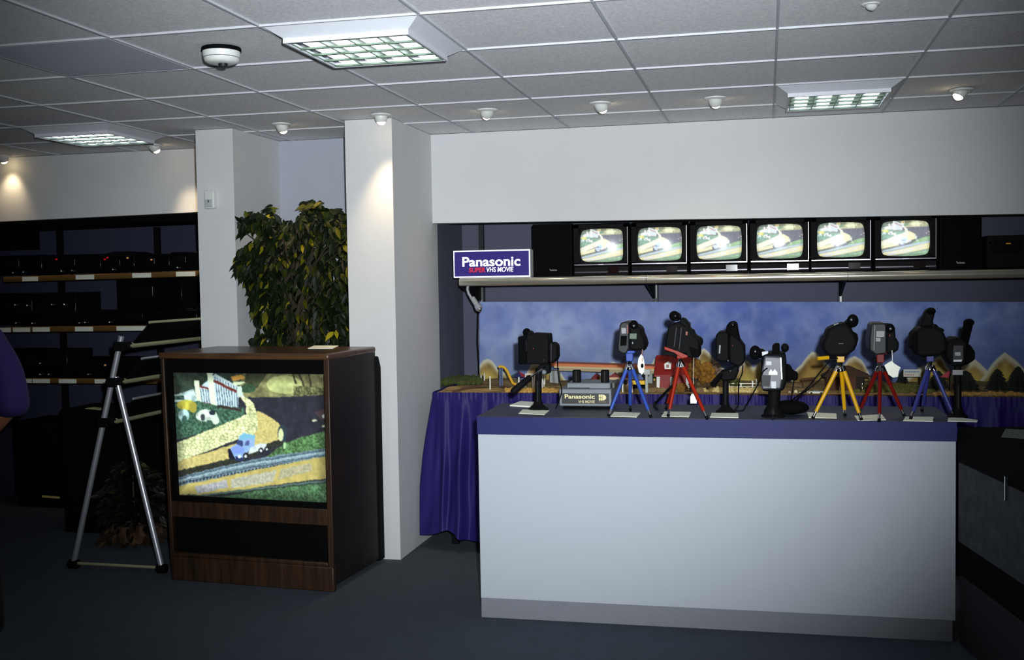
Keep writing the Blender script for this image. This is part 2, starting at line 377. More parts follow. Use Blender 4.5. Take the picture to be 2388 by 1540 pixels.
    for k in range(44):
        x = 130+k*39; y = 1290-(x-130)*.19
        L(x, y+12, x+14, y-12, 15, (34, 40, 48))
    P([(90, 1325), (700, 1197), (1200, 1087), (1800, 958), (1800, 1210), (1200, 1295), (700, 1378), (400, 1440), (90, 1440)], (192, 164, 92), n1, .3)
    P([(300, 1325), (670, 1248), (684, 1330), (340, 1405)], (164, 156, 168), n2, .3); P([(718, 1236), (1225, 1132), (1182, 1262), (720, 1342)], (176, 166, 150), n2, .3)
    P([(1270, 1118), (1590, 1050), (1600, 1140), (1235, 1240)], (176, 160, 132), n2, .3)
    P([(560, 1440), (1200, 1330), (1800, 1255), (1800, 1520), (560, 1520)], (74, 108, 74), n2, .8)
    L(380, 1425, 1800, 1240, 28, (84, 104, 100)); L(380, 1438, 1800, 1254, 9, (30, 38, 36))
    P([(300, 1410), (560, 1440), (560, 1520), (60, 1520), (60, 1420)], (60, 70, 60), n2, .8)
    P([(686, 905), (745, 900), (770, 1010), (740, 1030), (690, 1000)], (28, 28, 46))
    P([(712, 890), (800, 832), (806, 762), (862, 728), (985, 752), (975, 890), (905, 930), (865, 1012), (770, 1022), (735, 960)], (138, 166, 220))
    P([(812, 762), (862, 732), (985, 752), (978, 790), (812, 800)], (112, 172, 214)); P([(720, 895), (800, 860), (880, 900), (860, 950), (745, 960)], (120, 142, 226))
    P([(792, 806), (852, 812), (848, 874), (780, 858)], (50, 62, 116)); P([(880, 815), (922, 812), (918, 862), (872, 868)], (74, 84, 150))
    P([(930, 890), (1040, 836), (1110, 848), (1096, 905), (905, 962)], (206, 206, 214), n3, .2); P([(770, 985), (860, 1000), (840, 1035), (765, 1030)], (40, 46, 96))
    for x, y, r in ((880, 980, 30), (1050, 922, 30), (1112, 906, 26)): E(x, y, r, r+6, (26, 26, 36)); E(x, y, r*.5, r*.55, (216, 216, 222))
    E(812, 988, 18, 18, (240, 240, 240))
    E(1282, 730, 52, 96, (46, 56, 70)); E(1266, 745, 30, 70, (214, 208, 160)); E(1305, 860, 16, 40, (170, 200, 150))
    P([(1625, 490), (1760, 440), (1770, 560), (1690, 575)], (78, 58, 66)); E(1725, 530, 24, 18, (196, 198, 206)); E(1620, 578, 30, 10, (200, 200, 170)); E(1730, 640, 26, 16, (206, 210, 170))
    ed = np.minimum(np.minimum(u, 1-u)*1.2, np.minimum(v, 1-v)); vg = .55+.45*np.clip(ed/.09, 0, 1)
    I *= vg[..., None]
    I = I*.86+I.mean(2, keepdims=True)*.14
    return np.clip(I*np.array((.98, 1.06, 1.02)), 0, 1)
PIC0 = paint()
def blur(a, r):
    for ax in (0, 1):
        pad = [(r, r) if i == ax else (0, 0) for i in range(3)]; q = np.pad(a, pad, 'edge'); s = 0
        for k in range(2*r+1): s = s+np.take(q, range(k, k+a.shape[ax]), ax)
        a = s/(2*r+1)
    return a
PIC = PIC0*.45+blur(PIC0, 1)*.55
def cols_of(I):
    c = slin(I).reshape(-1, 3); return np.c_[c, np.ones(len(c))]

# ================================================================== BIG PROJECTION TV
WOODSHADE = M_wood('shaded_walnut', (10, 6, 3), (30, 18, 9), .5)  # dark walnut with the shade of the cabinet sides put into its colour
WOODT = M_wood('walnut_top', (58, 38, 24), (88, 62, 40), .3, vert=False)
a = on_z(402, 1352, 0); b = on_z(778, 1382, 0); ang = math.atan2(b.y-a.y, b.x-a.x)
tv = thing('projection_television', 'big wood-cased console television showing a toy truck on a model road', 'television', ((a+b)/2), ang)
hw = (b-a).length/2+.004; TH = 1.226; TD = .56
c = MB(); c.bx(-hw, -hw+.022, 0, TD, .03, TH-.03); c.bx(hw-.03, hw, 0, TD, .03, TH-.03); c.bx(-hw, hw, TD-.02, TD, .03, TH-.03)
c.bx(-hw+.02, hw-.028, .01, TD-.02, .03, .06)
c.build('cabinet', WOODSHADE, tv, bev=.006)
WOODLIT = M_wood('lit_walnut', (26, 16, 7), (62, 39, 18), .5)  # same walnut, coloured lighter where the front faces the flash
ff = MB(); ff.bx(-hw, -hw+.022, -.003, .01, .03, TH-.03); ff.bx(hw-.030, hw, -.003, .01, .03, TH-.03); ff.bx(-hw+.02, hw-.028, .002, .05, TH-.885, TH-.80)
ff.build('front_frame', WOODLIT, tv, bev=.004)
MB().bx(-hw-.004, hw+.004, -.012, TD, TH-.034, TH).build('cabinet_top', WOODT, tv, bev=.01, label='lighter wooden top')
MB().bx(-hw, hw-.0, -.004, .03, 0, .13).build('plinth', WOODLIT, tv, bev=.006)
bz = MB(); x0, x1, z0, z1 = -hw+.022, hw-.03, TH-.80, TH-.034; sx0, sx1, sz0, sz1 = -hw+.052, hw-.04, TH-.772, TH-.108
bz.bx(x0, x1, .012, .04, sz1, z1); bz.bx(x0, x1, .012, .04, z0, sz0); bz.bx(x0, sx0, .012, .04, sz0, sz1); bz.bx(sx1, x1, .012, .04, sz0, sz1)
bz.build('bezel', BLACKM, tv, bev=.004)
SCR = M_attr('projected_picture', emit=1.35, rough=.6, spec=.2)
ny_, nx_ = PIC.shape[:2]
s_ = MB().grid(lambda u, v: (sx0+(sx1-sx0)*u, .034, sz1-(sz1-sz0)*v), nx_-1, ny_-1)
s_.build('screen', SCR, tv, cols=cols_of(PIC))
MB().bx(x0, x1, .03, .05, .13, TH-.885).build('speaker_grille', BLACKM, tv)
MB().bx(-hw+.02, hw-.03, -.006, .02, .13, .152).build('lower_moulding', WOODLIT, tv, bev=.006)
rc = MB(); rc.prism([(-hw+.02, TD-.01, 0.02), (-hw+.02, TD+.06, 0.02), (-hw+.02, TD+.06, TH-.12), (-hw+.02, TD+.03, TH-.055), (-hw+.02, TD-.01, TH-.055)], (2*hw-.014, 0, 0))
rc.build('rear_housing', BLACK, tv, bev=.008)
for o_ in tv.children:                              # the cabinet spreads slightly towards its top left edge
    for v_ in o_.data.vertices: v_.co.x -= .032*(v_.co.z/TH)*((hw-v_.co.x)/(2*hw))
q = [on_z(x, y, TH+.0) for x, y in ((718, 813.5), (733, 807.5), (789, 807.5), (776, 813.5))]
cd_ = MB(); cd_.prism(q, (0, 0, .003)); o = cd_.build('price_card', PAPER); tag(o, 'white card lying on the wooden top of the big television', 'card')

# ================================================================== WHITE COUNTER
a = on_z(1122, 1440, 0); b = on_z(2212, 1497, 0); ang = math.atan2(b.y-a.y, b.x-a.x); cx = (a+b)/2
ct = thing('counter', 'white display counter with a purple-edged navy top', 'counter', (a.x, a.y, 0), ang)
CW = (b-a).length+.028; CD = .54
MB().bx(0, CW, 0, CD, .092, .866).build('carcass', LAMWHITE, ct, bev=.002)
MB().bx(.002, CW-.012, .002, CD, 0, .092).build('plinth', GREYPL, ct, label='grey plinth')
MB().bx(-.004, CW+.004, -.004, CD, .866, .9485).build('top_edge', PURPLE_EDGE, ct, bev=.002, label='purple edge band of the top')
MB().bx(-.004, CW+.004, -.004, CD, .9485, .95).build('top_surface', NAVYTOP, ct, label='navy top surface')
TOPZ = .95

# ================================================================== DARK DISPLAY UNIT (right)
A_ = V((.739, 1.872, 0)); B_ = V((.905, .95, 0)); an = math.atan2(B_.y-A_.y, B_.x-A_.x)
du = thing('display_unit', 'black-topped dark display unit with mottled charcoal side, right of the white counter', 'display unit', A_, an)
Ln = (B_-A_).length
TWEED = M('charcoal_carpet_cover', (66, 68, 72), .95, noise=(15, .85), bump=(300, .4))
MB().bx(0, Ln, 0, .7, .78, .93).build('top_slab', BLACKM, du, bev=.012)
MB().bx(.002, Ln-.01, .005, .68, .44, .78).build('carpeted_panel', TWEED, du, bev=.004)
MB().bx(0, Ln, .005, .69, .30, .44).build('rail', BLACKM, du, bev=.01)
MB().bx(.004, Ln-.01, .012, .67, 0, .30).build('base', M('dark_base', (22, 22, 26), .8), du, bev=.004)
MB().tube([(.55, -.012, .73), (.55, -.012, .82)], .008).build('handle', CHROME, du)
q = [on_z(x, y, .93) for x, y in ((2335, 1020), (2345, 1002), (2420, 1006), (2420, 1026))]
o = MB().prism(q, (0, 0, .003)).build('price_card', M('grey_card', (96, 104, 96), .8)); tag(o, 'dim grey card lying on the black-topped display unit', 'card')

# ================================================================== RECESS: SHELF, SIGN, TELEVISIONS
SY = 3.44                                            # front of the shelf rail
r0 = on_y(1070, 655, SY); SZ = on_y(1323, 645, SY).z; SB = on_y(1323, 664, SY).z
sh = thing('wall_shelf', 'long wall shelf with a shiny metal front rail under the row of televisions', 'shelf', (r0.x, SY, SB))
SX1 = 2.2-r0.x; hgt = SZ-SB
MB().bx(0, SX1, .02, .52, .004, hgt-.002).build('board', DARKGREY, sh)
def rail_prof(x0, x1):
    b = MB(); pts = []
    for k in range(9):
        a = math.pi*(k/8); pts.append((x0, .018-.018*math.sin(a)*1.0, hgt/2-math.cos(a)*hgt/2))
    return b.prism(pts, (x1-x0, 0, 0))
j1 = on_y(1506, 650, SY).x-r0.x; j2 = on_y(1977, 650, SY).x-r0.x
for x0, x1 in ((0, j1), (j1+.003, j2), (j2+.003, SX1)): rail_prof(x0, x1).build('front_rail', RAILM, sh)
for px in (1125, 1530, 1960):
    X = on_y(px, 690, 4.15).x-r0.x
    MB().bx(X-.016, X+.016, 4.135-SY, 4.168-SY, -.75, .46).build('upright', DARKGREY, sh)
    MB().bx(X-.006, X+.006, 4.128-SY, 4.136-SY, -.4, 0).build('upright_strip', CHROME, sh)
    MB().prism([(X-.012, .16, 0), (X-.012, 4.13-SY, 0), (X-.012, 4.13-SY, -.10), (X-.012, 4.05-SY, -.10)], (.012, 0, 0)).build('bracket', BLACK, sh)
# illuminated sign
a = on_y(1058, 646, SY+.02); b = on_y(1237, 581, SY+.02); bl = on_y(1237, 645, SY+.02)
sg = thing('illuminated_sign', 'navy lightbox sign with white and red lettering at the shelf end', 'sign', (a.x, SY+.02, SZ))
sw = bl.x-a.x; shh = b.z-SZ
MB().bx(0, sw, 0, .09, .001, shh).build('case', PLWHITE, sg, bev=.003)
EMW = M('sign_white_glow', (235, 240, 245), .4, emit=((225, 240, 250), 1.0)); EMN = M('sign_navy_glow', (40, 30, 100), .3, emit=((34, 24, 88), .7)); EMR = M('sign_red_glow', (170, 20, 40), .4, emit=((176, 22, 48), .8))
bt = .0075; MB().bx(.001, sw-.001, -.0015, 0, .003, shh-.001).build('border', EMW, sg, smooth=False)
MB().bx(bt, sw-bt, -.003, -.001, .003+bt, shh-.001-bt).build('face', EMN, sg, smooth=False)
X_, Z_ = (1, 0, 0), (0, 0, 1)
text('Panasonic', sg, EMW, (sw*.12, -.0035, shh*.41), X_, Z_, sw*.755, shh*.35, bold=.022)
text('SUPER', sg, EMR, (sw*.205, -.0035, shh*.20), X_, Z_, sw*.215, shh*.175, bold=.03, shear=.1)
text('VHS MOVIE', sg, EMW, (sw*.435, -.0035, shh*.205), X_, Z_, sw*.35, shh*.175, bold=.012, shear=.12)
# loudspeakers
def speaker(pxl, pxr, label, lpx, yF=3.545):
    x0, x1 = on_y(pxl, 580, yF).x, on_y(pxr, 580, yF).x
    t = thing('loudspeaker', label, 'loudspeaker', ((x0+x1)/2, yF, SZ+.001), 0, 'shelf loudspeakers'); w = (x1-x0)/2-.003; h = .325
    MB().bx(-w, w, .012, .26, 0, h).build('cabinet', BLACK, t, bev=.003)
    MB().bx(-w+.006, w-.006, 0, .014, .006, h-.006).build('grille', BLACKM, t, bev=.004)
    text('Technics', t, M('badge_silver', (170, 165, 150), .35, .6), (-.02+(lpx*w), -.001, .035), X_, Z_, .045, .011, name='badge')
    return t
speaker(1240, 1333, 'black box loudspeaker between the lit sign and the first television', .05)
speaker(2191, 2292, 'black box loudspeaker to the right of the last shelf television', -.05)
# television row
SMALL = blur(blur(1-(1-np.clip(PIC*1.12, 0, 1))**1.9, 2), 1); SMALL = np.clip(SMALL*.74+.27, 0, 1)[::3, ::3]
SMS = M_attr('crt_picture', emit=1.0, rough=.24, spec=.6)
TVM = M('television_plastic', (13, 12, 14), .7, spec=.15)
TVB = M('television_bezel', (11, 10, 12), .72, spec=.12)
SPANS = [(1335, 1468), (1471, 1604), (1609, 1744), (1750, 1887), (1892, 2031), (2039, 2186)]
TVX = []
yF = 3.55; x0 = on_y(SPANS[0][0], 580, yF).x; x1 = on_y(SPANS[-1][1], 580, yF).x; pit = (x1-x0)/6
LBL = ['shelf television next to the left loudspeaker, first of the row', 'shelf television, second in the row counted from the left loudspeaker', 'shelf television, third in the row counted from the left loudspeaker',
       'shelf television, third in the row counted from the right loudspeaker', 'shelf television, second in the row counted from the right loudspeaker', 'shelf television next to the right loudspeaker, last of the row']
proto = None
for k in range(6):
    xc = (on_y(SPANS[k][0], 580, yF).x+on_y(SPANS[k][1], 580, yF).x)/2
    if proto is None:
        t = proto = thing('shelf_television', LBL[0], 'television', (xc, yF, SZ+.001), 0, 'televisions on the wall shelf')
        w = .170; h = .322
        bd = MB(); bd.bx(-w, w, .05, .12, .0, h); bd.bx(-w, w, .01, .06, 0, .062); bd.prism([(-w+.01, .12, .012), (-w+.01, .12, h-.012), (-w+.05, .36, h-.06), (-w+.05, .36, .03)], (2*w-.02, 0, 0))
        bd.build('body', TVM, t, bev=.006)
        sxa, sxb, sza, szb = -w+.038, w-.036, .084, .288
        fz = MB(); fz.bx(-w, w, 0, .052, szb+.001, h-.006); fz.bx(-w, w, 0, .052, .062, sza-.001); fz.bx(-w, sxa-.001, 0, .052, .062, h-.006); fz.bx(sxb+.001, w, 0, .052, .062, h-.006)
        fz.build('bezel', TVB, t, bev=.004)
        ln = MB(); ln.bx(-w+.004, w-.004, -.004, .002, .064, .073); ln.bx(w-.010, w-.004, -.003, .002, .073, .296); ln.build('trim_strip', M('satin_trim', (130, 126, 132), .28, .9), t, bev=.0015)
        def crt(u, v):
            a_, b_ = 2*u-1, 2*v-1; k1 = 1-.05*b_*b_; k2 = 1-.05*a_*a_
            x = a_*k1; z = b_*k2; rr = max(abs(a_), abs(b_)); e = (abs(a_)**6+abs(b_)**6)
            sc = 1-.07*max(0, e-1)
            x *= sc; z *= sc
            return ((sxa+sxb)/2+x*(sxb-sxa)/2, .007+.020*(a_*a_+.6*b_*b_), (sza+szb)/2-z*(szb-sza)/2)
        ny2, nx2 = SMALL.shape[:2]
        MB().grid(crt, nx2-1, ny2-1).build('screen', SMS, t, cols=cols_of(SMALL))
        MB().bx(-w+.002, w-.002, .002, .03, .008, .056).build('control_panel', TVM, t, bev=.004)
        MB().bx(w-.128, w-.062, -.001, .006, .016, .052).build('sensor_window', M('smoked_red_window', (26, 8, 8), .12), t)
        MB().bx(-w+.006, w-.006, -.0005, .004, .020, .026).build('panel_strip', M('strip_grey', (76, 74, 82), .3, .7), t)
        bt_ = MB()
        for i in range(4): bt_.bx(w-.052+i*.012, w-.043+i*.012, -.003, .004, .024, .030)
        bt_.build('button', DARKGREY, t)
        MB().bx(-.016, .016, -.0055, -.003, .0665, .0715).build('badge', M('badge_light', (190, 190, 196), .4, .4), t)
    else:
        t = copy_tree(proto); t.location.x = xc; t['label'] = LBL[k]
# dark unit and small camera at the right end of the shelf
x0 = on_y(2302, 580, 3.56).x
t = thing('tape_deck', 'black tape deck at the right end of the wall shelf', 'tape deck', (x0, 3.57, SZ+.001))
MB().bx(0, .42, 0, .3, .008, .19).build('body', BLACK, t, bev=.004)
MB().bx(.03, .18, -.003, .004, .09, .16).build('cassette_door', BLACKG, t, bev=.002)
kb = MB(); kb.lathe([(.006, 0), (.006, -.012), (.001, -.013)], (.02, .0, .15), 12, axis='Y', rot=Matrix.Rotation(math.pi, 3, 'Z')); kb.build('knob', MIDGREY, t)
MB().bx(.10, .125, -.004, .002, .14, .146).build('indicator', M('amber_indicator', (150, 110, 30), .4, emit=((190, 140, 40), .25)), t)
for x in (.02, .37):
    for y in (.02, .25): MB().bx(x, x+.03, y, y+.03, 0, .01).build('foot', BLACKM, t)
# spot lamp on a flexible arm, and the black cable
LY = SY+.05
t = thing('spot_lamp', 'small grey spot lamp on a flexible arm hanging below the left end of the shelf', 'lamp', on_y(1093, 664, LY))
lg = M('grey_lamp', (150, 150, 156), .45)
b_ = wmb(t); b_.tube([on_y(x, y, LY) for x, y in ((1092, 663), (1090, 675), (1093, 685), (1100, 697), (1106, 703))], .009, 10).build('flexible_arm', lg, t)
p0, p1, p2 = on_y(1101, 694, LY), on_y(1112, 711, LY-.01), on_y(1118, 721, LY-.02)
b_ = wmb(t); b_.tube([p0, p0+(p1-p0)*.08, p1, p1+(p2-p1)*.2, p2], [.012, .0165, .0175, .022, .023], 16).build('lamp_housing', lg, t)
b_ = wmb(t); b_.ell(p2+V((.002, -.004, -.004)), (.016, .016, .016)).build('bulb', CHROME, t)
c_ = MB(); c_.tube([on_y(x, y, 3.98) for x, y in ((1119, 668), (1116, 690), (1114, 740), (1113, 800), (1116, 840), (1117, 884))], .005, 8)
tag(c_.build('cable', BLACK), 'black cable hanging down beside the left edge of the sky backdrop', 'cable')

# ================================================================== DISPLAY TABLE WITH MODEL LANDSCAPE
TZ = .905; GZ = .925; TYF, TYB = 3.10, 4.10; TX0, TX1 = -1.975, 2.3
SATIN = M('purple_satin', (36, 28, 92), .5, noise=(9, .3), spec=.14)
tb = thing('display_table', 'long display table skirted in shiny purple fabric behind the white counter', 'table', (TX0, TYF, 0))
MB().bx(.02, TX1-TX0, .02, TYB-TYF-.02, TZ-.03, TZ).build('tabletop', DARKGREY, tb)
for lx in (.1, 1.4, 2.8, 4.1):
    for ly in (.1, .9): MB().bx(lx-.02, lx+.02, ly-.02, ly+.02, 0, TZ-.03).build('leg', BLACK, tb)
side = 0.75; tot = side+(TX1-TX0)
def skirt(u, v):
    s = u*tot; q = v
    ph = s*2*math.pi
    pl = .16*math.sin(ph/.055+1.3*math.sin(s*9))+.5*math.sin(ph/.118+2+.8*math.sin(7*s))+.5*math.sin(ph/.21+.7*math.sin(5*s))+.12*math.sin(ph/.08+9*q)
    amp = .004+.044*min(1, q*2.2); flare = .11*q**1.15
    if q < .06: amp = .004+.004*math.sin(ph/.03)
    n = pl*amp*.8+flare+.004
    zz = TZ+.022-(TZ-.01)*q
    hem = 0
    if s > side-.1 and s < side+.6:
        d = s-side-.10; hem = .07*math.exp(-(d/.16)**2)*max(0, (q-.72)/.28)
    zz += hem+.012*math.sin(ph/.21+1)*max(0, (q-.8)/.2)+.012*max(0, (q-.8)/.2)
    rc_ = .05
    if s < side-rc_: return (-min(n, .088), side-s+.0, zz)
    if s < side+rc_:
        a = (s-side+rc_)/(2*rc_)*math.pi/2; cx_, cy_ = rc_, rc_
        return (cx_-math.cos(a)*(rc_+min(n, .082+.04*a)), cy_-math.sin(a)*(rc_+n), zz)
    return (s-side, -n, zz)
MB().grid(skirt, 1500, 46).build('skirt', SATIN, tb)
# painted backdrop
BY = 4.02
def mountains():
    nx, ny = 760, 104
    px = np.linspace(1118, 2640, nx)[None, :].repeat(ny, 0); py = np.linspace(704.5, 912, ny)[:, None].repeat(nx, 1)
    n = fbm(nx, ny, 40, 21, 5); n2 = fbm(nx, ny, 12, 40, 4); n3 = fbm(nx, ny, 90, 77, 3)
    wv = fbm(nx, ny, 30, 91, 4)
    t = np.clip((n*.45+n3*.45+.22*(1-np.abs(wv-.5)*4)-.34)*1.5+.16-(px-1118)/5200, 0, 1)[..., None]
    I = np.array((98, 118, 186))/255*(1-t)+np.array((172, 186, 220))/255*t
    low = np.clip((py-760)/110, 0, 1)[..., None]; I = I*(1-low*.18)
    strk = np.clip((vnoise(nx, ny, 18, 5)-.62)*3, 0, 1)[..., None]; I = I*(1-.06*strk)
    MT = [[(1400, 870), (1412, 850), (1430, 843), (1448, 852), (1460, 875)],
          [(1500, 900), (1518, 850), (1528, 834), (1541, 830), (1556, 845), (1590, 890)],
          [(2105, 890), (2140, 858), (2165, 845), (2194, 827), (2206, 850), (2230, 880)],
          [(2215, 880), (2232, 852), (2250, 846), (2274, 836), (2290, 850), (2310, 870), (2330, 900)],
          [(1950, 880), (1968, 850), (1980, 834), (1994, 829), (2010, 840), (2024, 862), (2040, 900)],
          [(1700, 900), (1728, 850), (1742, 838), (1757, 855), (1772, 842), (1790, 870), (1810, 900)],
          [(2275, 905), (2290, 880), (2312, 850), (2330, 830), (2343, 820), (2360, 832), (2388, 858), (2450, 900)],
          [(1630, 870), (1631, 830), (1636, 815), (1642, 812), (1654, 822), (1668, 840), (1700, 870), (1740, 905)],
          [(1118, 912), (1119, 850), (1126, 840), (1138, 836), (1148, 842), (1160, 858), (1180, 868), (1200, 880), (1230, 912)],
          [(1215, 900), (1232, 860), (1240, 848), (1252, 845), (1275, 848), (1290, 880), (1300, 900)],
          [(1280, 905), (1290, 875), (1298, 860), (1308, 868), (1325, 895)],
          [(1840, 905), (1852, 866), (1870, 848), (1884, 828), (1893, 819), (1903, 821), (1920, 838), (1950, 868), (1985, 905)],
          [(2010, 905), (2025, 888), (2034, 880), (2045, 890), (2060, 905)],
          [(2440, 905), (2480, 840), (2520, 870), (2560, 830), (2640, 900)]]
    for k, pr in enumerate(MT):
        xs = [q[0] for q in pr]; ys = [q[1] for q in pr]
        top = np.interp(px, xs, ys, left=999, right=999)+(n2-.5)*4
        d = py-top; e = np.clip(d/3.0, 0, 1)
        body = np.clip((d-5)/12, 0, 1)
        tan = np.array((150, 124, 72))/255*(.75+.5*n2)[..., None]; yel = np.array((196, 172, 84))/255*(.85+.3*n2)[..., None]
        if k == 11: tan = np.array((126, 98, 48))/255*(.7+.6*n2)[..., None]; yel = np.array((164, 136, 70))/255*(.7+.6*n2)[..., None]
        low = np.clip((d-20)/28, 0, 1)[..., None]
        rim = np.array((206, 200, 176))/255
        if k in (6, 3): body = np.clip((d-10)/14, 0, 1)
        c = rim*(1-body[..., None])+(tan*(1-low)+yel*low)*body[..., None]
        I = I*(1-e[..., None])+c*e[..., None]
    return px, py, I
bpx, bpy_, BI = mountains()
bdr = thing('sky_backdrop', 'painted backdrop board of blue cloudy sky and sandy mountains', 'backdrop', on_y(1118, 905, BY))
bb = wmb(bdr); ny3, nx3 = bpx.shape
bb.add([on_y(bpx[j, i], bpy_[j, i], BY) for j in range(ny3) for i in range(nx3)], [(j*nx3+i, j*nx3+i+1, (j+1)*nx3+i+1, (j+1)*nx3+i) for j in range(ny3-1) for i in range(nx3-1)])
bb.build('painted_face', M_attr('backdrop_paint', rough=.85, spec=.2), bdr, cols=cols_of(BI))
a = on_y(1118, 704.5, BY); d = on_y(2640, 704.5, BY); e_ = on_y(1118, 912, BY); f_ = on_y(2640, 912, BY)
bb = wmb(bdr); bb.prism([V(q)+V((0, .001, 0)) for q in (e_, f_, d, a)], (0, .016, 0)).build('board', PLWHITE, bdr, smooth=False)
# landscape slab
def M_mix(name, c1, c2, c3, sc, bump=None):
    mt = M(name, c1, .95, bump=bump); nt = mt.node_tree; tc = nt.nodes.new('ShaderNodeTexCoord')
    n = nt.nodes.new('ShaderNodeTexNoise'); n.inputs['Scale'].default_value = sc; n.inputs['Detail'].default_value = 8; n.inputs['Roughness'].default_value = .7
    nt.links.new(tc.outputs['Object'], n.inputs['Vector'])
    nt.links.new(ramp(mt, n.outputs['Fac'], [(.36, c1), (.5, c2), (.62, c3)]), nt.nodes['Principled BSDF'].inputs['Base Color']); return mt
LAND = M_mix('model_ground', (96, 84, 44), (150, 124, 70), (190, 158, 96), 7, bump=(240, .6))
def gz(x, y): return GZ+.004*math.sin(x*9+y*7)+.003*math.sin(x*23-y*17)
ld = MB()
ld.grid(lambda u, v: (TX0+.02+u*(TX1-TX0-.02), TYF+.012+v*.86, gz(u*4, v*.9) if .02 < v else GZ-.004), 160, 30)
ld.bx(TX0+.02, TX1, TYF+.012, TYF+.872, TZ+.001, GZ-.008)
o = ld.build('model_landscape', LAND); tag(o, 'sandy model landscape laid out on the purple skirted table', 'model landscape')
def ribbon(pts, w, z=.006):
    b = MB(); vs = []; P_ = [V((x, y, 0)) for x, y in pts]
    for i, p in enumerate(P_):
        t_ = (P_[min(i+1, len(P_)-1)]-P_[max(0, i-1)]).normalized(); nn = V((-t_.y, t_.x, 0))*w/2
        for q_ in (p-nn, p+nn): vs.append((q_.x, q_.y, GZ+z))
    b.add(vs, [(2*i, 2*i+2, 2*i+3, 2*i+1) for i in range(len(P_)-1)]); return b
def gpt(px, py): q = on_z(px, py, GZ); return (q.x, q.y)
o = ribbon([gpt(*q) for q in ((1060, 916), (1095, 906), (1130, 901), (1165, 903), (1200, 910))], .05, .009).build('dirt_track', M('brown_dirt', (96, 62, 40), .95, noise=(90, .3))); tag(o, 'curved brown dirt track at the left end of the model landscape', 'track')
o = ribbon([(x, TYF+.045+.01*math.sin(3*x)) for x in np.linspace(-.5, 2.25, 40)], .07, .007).build('model_road', M('tan_road', (160, 128, 86), .95, noise=(60, .15))); tag(o, 'tan strip of road along the front edge of the model landscape', 'road')
def scatter(name, mat, fn, n, label, cat, rs=(.004, .01), flat=.7, kind='stuff'):
    b = MB()
    for _ in range(n):
        x, y = fn(); r_ = random.uniform(*rs)
        b.ell((x, y, GZ+r_*.35), (r_*random.uniform(.7, 1.4), r_*random.uniform(.7, 1.3), r_*random.uniform(flat*.7, flat*1.5)), 7, 5)
    o = b.build(name, mat); return tag(o, label, cat, kind=kind)
def near(px0, px1, y0, y1):
    def f():
        y = random.uniform(y0, y1); a_ = on_y(px0, 900, y).x; c_ = on_y(px1, 900, y).x; return random.uniform(a_, c_), y
    return f
def pick(lo, hi, y0, y1): return near(lo, hi, y0, y1)
scatter('moss', M('dark_moss', (62, 70, 26), .95, noise=(120, .4)), pick(1022, 1120, 3.62, 3.98), 260, 'dark green moss bank in the back left corner of the model landscape', 'moss', (.012, .026), .8)
scatter('sand_gravel', M('yellow_gravel', (192, 150, 70), .95, noise=(90, .35)), pick(1180, 1300, 3.14, 3.32), 420, 'yellow gravel around the model playground', 'gravel', (.005, .011))
scatter('dry_grass', M('dry_straw', (206, 186, 122), .95, noise=(90, .3)), pick(1642, 1800, 3.20, 3.40), 460, 'pale dry grass in front of the white model fence', 'grass', (.006, .013), 1.0)
scatter('scrub', M('brown_scrub', (128, 104, 70), .95, noise=(90, .35)), pick(1512, 1640, 3.24, 3.36), 300, 'brown scrub in front of the red model barn', 'scrub', (.006, .012), .9)
scatter('meadow', M('olive_meadow', (92, 92, 34), .95, noise=(90, .35)), pick(1985, 2180, 3.3, 3.7), 420, 'olive meadow right of the brown model house', 'grass', (.007, .014), .6)
scatter('gravel', M('ochre_gravel', (170, 128, 60), .95, noise=(90, .35)), pick(2180, 2420, 3.14, 3.3), 380, 'ochre gravel below the dark model fir trees', 'gravel', (.005, .012))
# --- little things on the landscape
def gthing(name, label, cat, px, y, group=None, rz=0):
    return thing(name, label, cat, (on_y(px, 900, y).x, y, GZ), rz, group)
RED = M('barn_red', (126, 16, 12), .6, noise=(60, .12)); CREAMP = M('cream_paint', (214, 200, 150), .7); ORANGE = M('orange_roof', (198, 112, 62), .7, noise=(40, .2)); BEIGE = M('beige_paint', (196, 176, 134), .75)
MWHITE = M('model_white', (222, 222, 214), .6); YEL = M('model_yellow', (206, 160, 34), .5); BLUEP = M('model_blue', (88, 110, 158), .5)
# slide
t = gthing('toy_slide', 'yellow toy slide with blue ladder posts on the model playground', 'toy slide', 1182, 3.42)
ys = 3.42
wmb(t).tube([on_y(x, y, ys) for x, y in ((1163, 856), (1170, 855), (1177, 858), (1184, 868), (1190, 882), (1196, 894), (1204, 898))], .0085, 8).build('chute', YEL, t)
for x in (1166, 1171): wmb(t).tube([on_y(x, 857, ys+.02), V((on_y(x, 900, ys+.02).x, ys+.02, GZ))], .004, 8).build('ladder_post', BLUEP, t)
rg = wmb(t); [rg.tube([on_y(1166, y, ys+.02), on_y(1171, y, ys+.02)], .002, 6) for y in (866, 873, 880, 887)]; rg.build('ladder_rung', BLUEP, t)
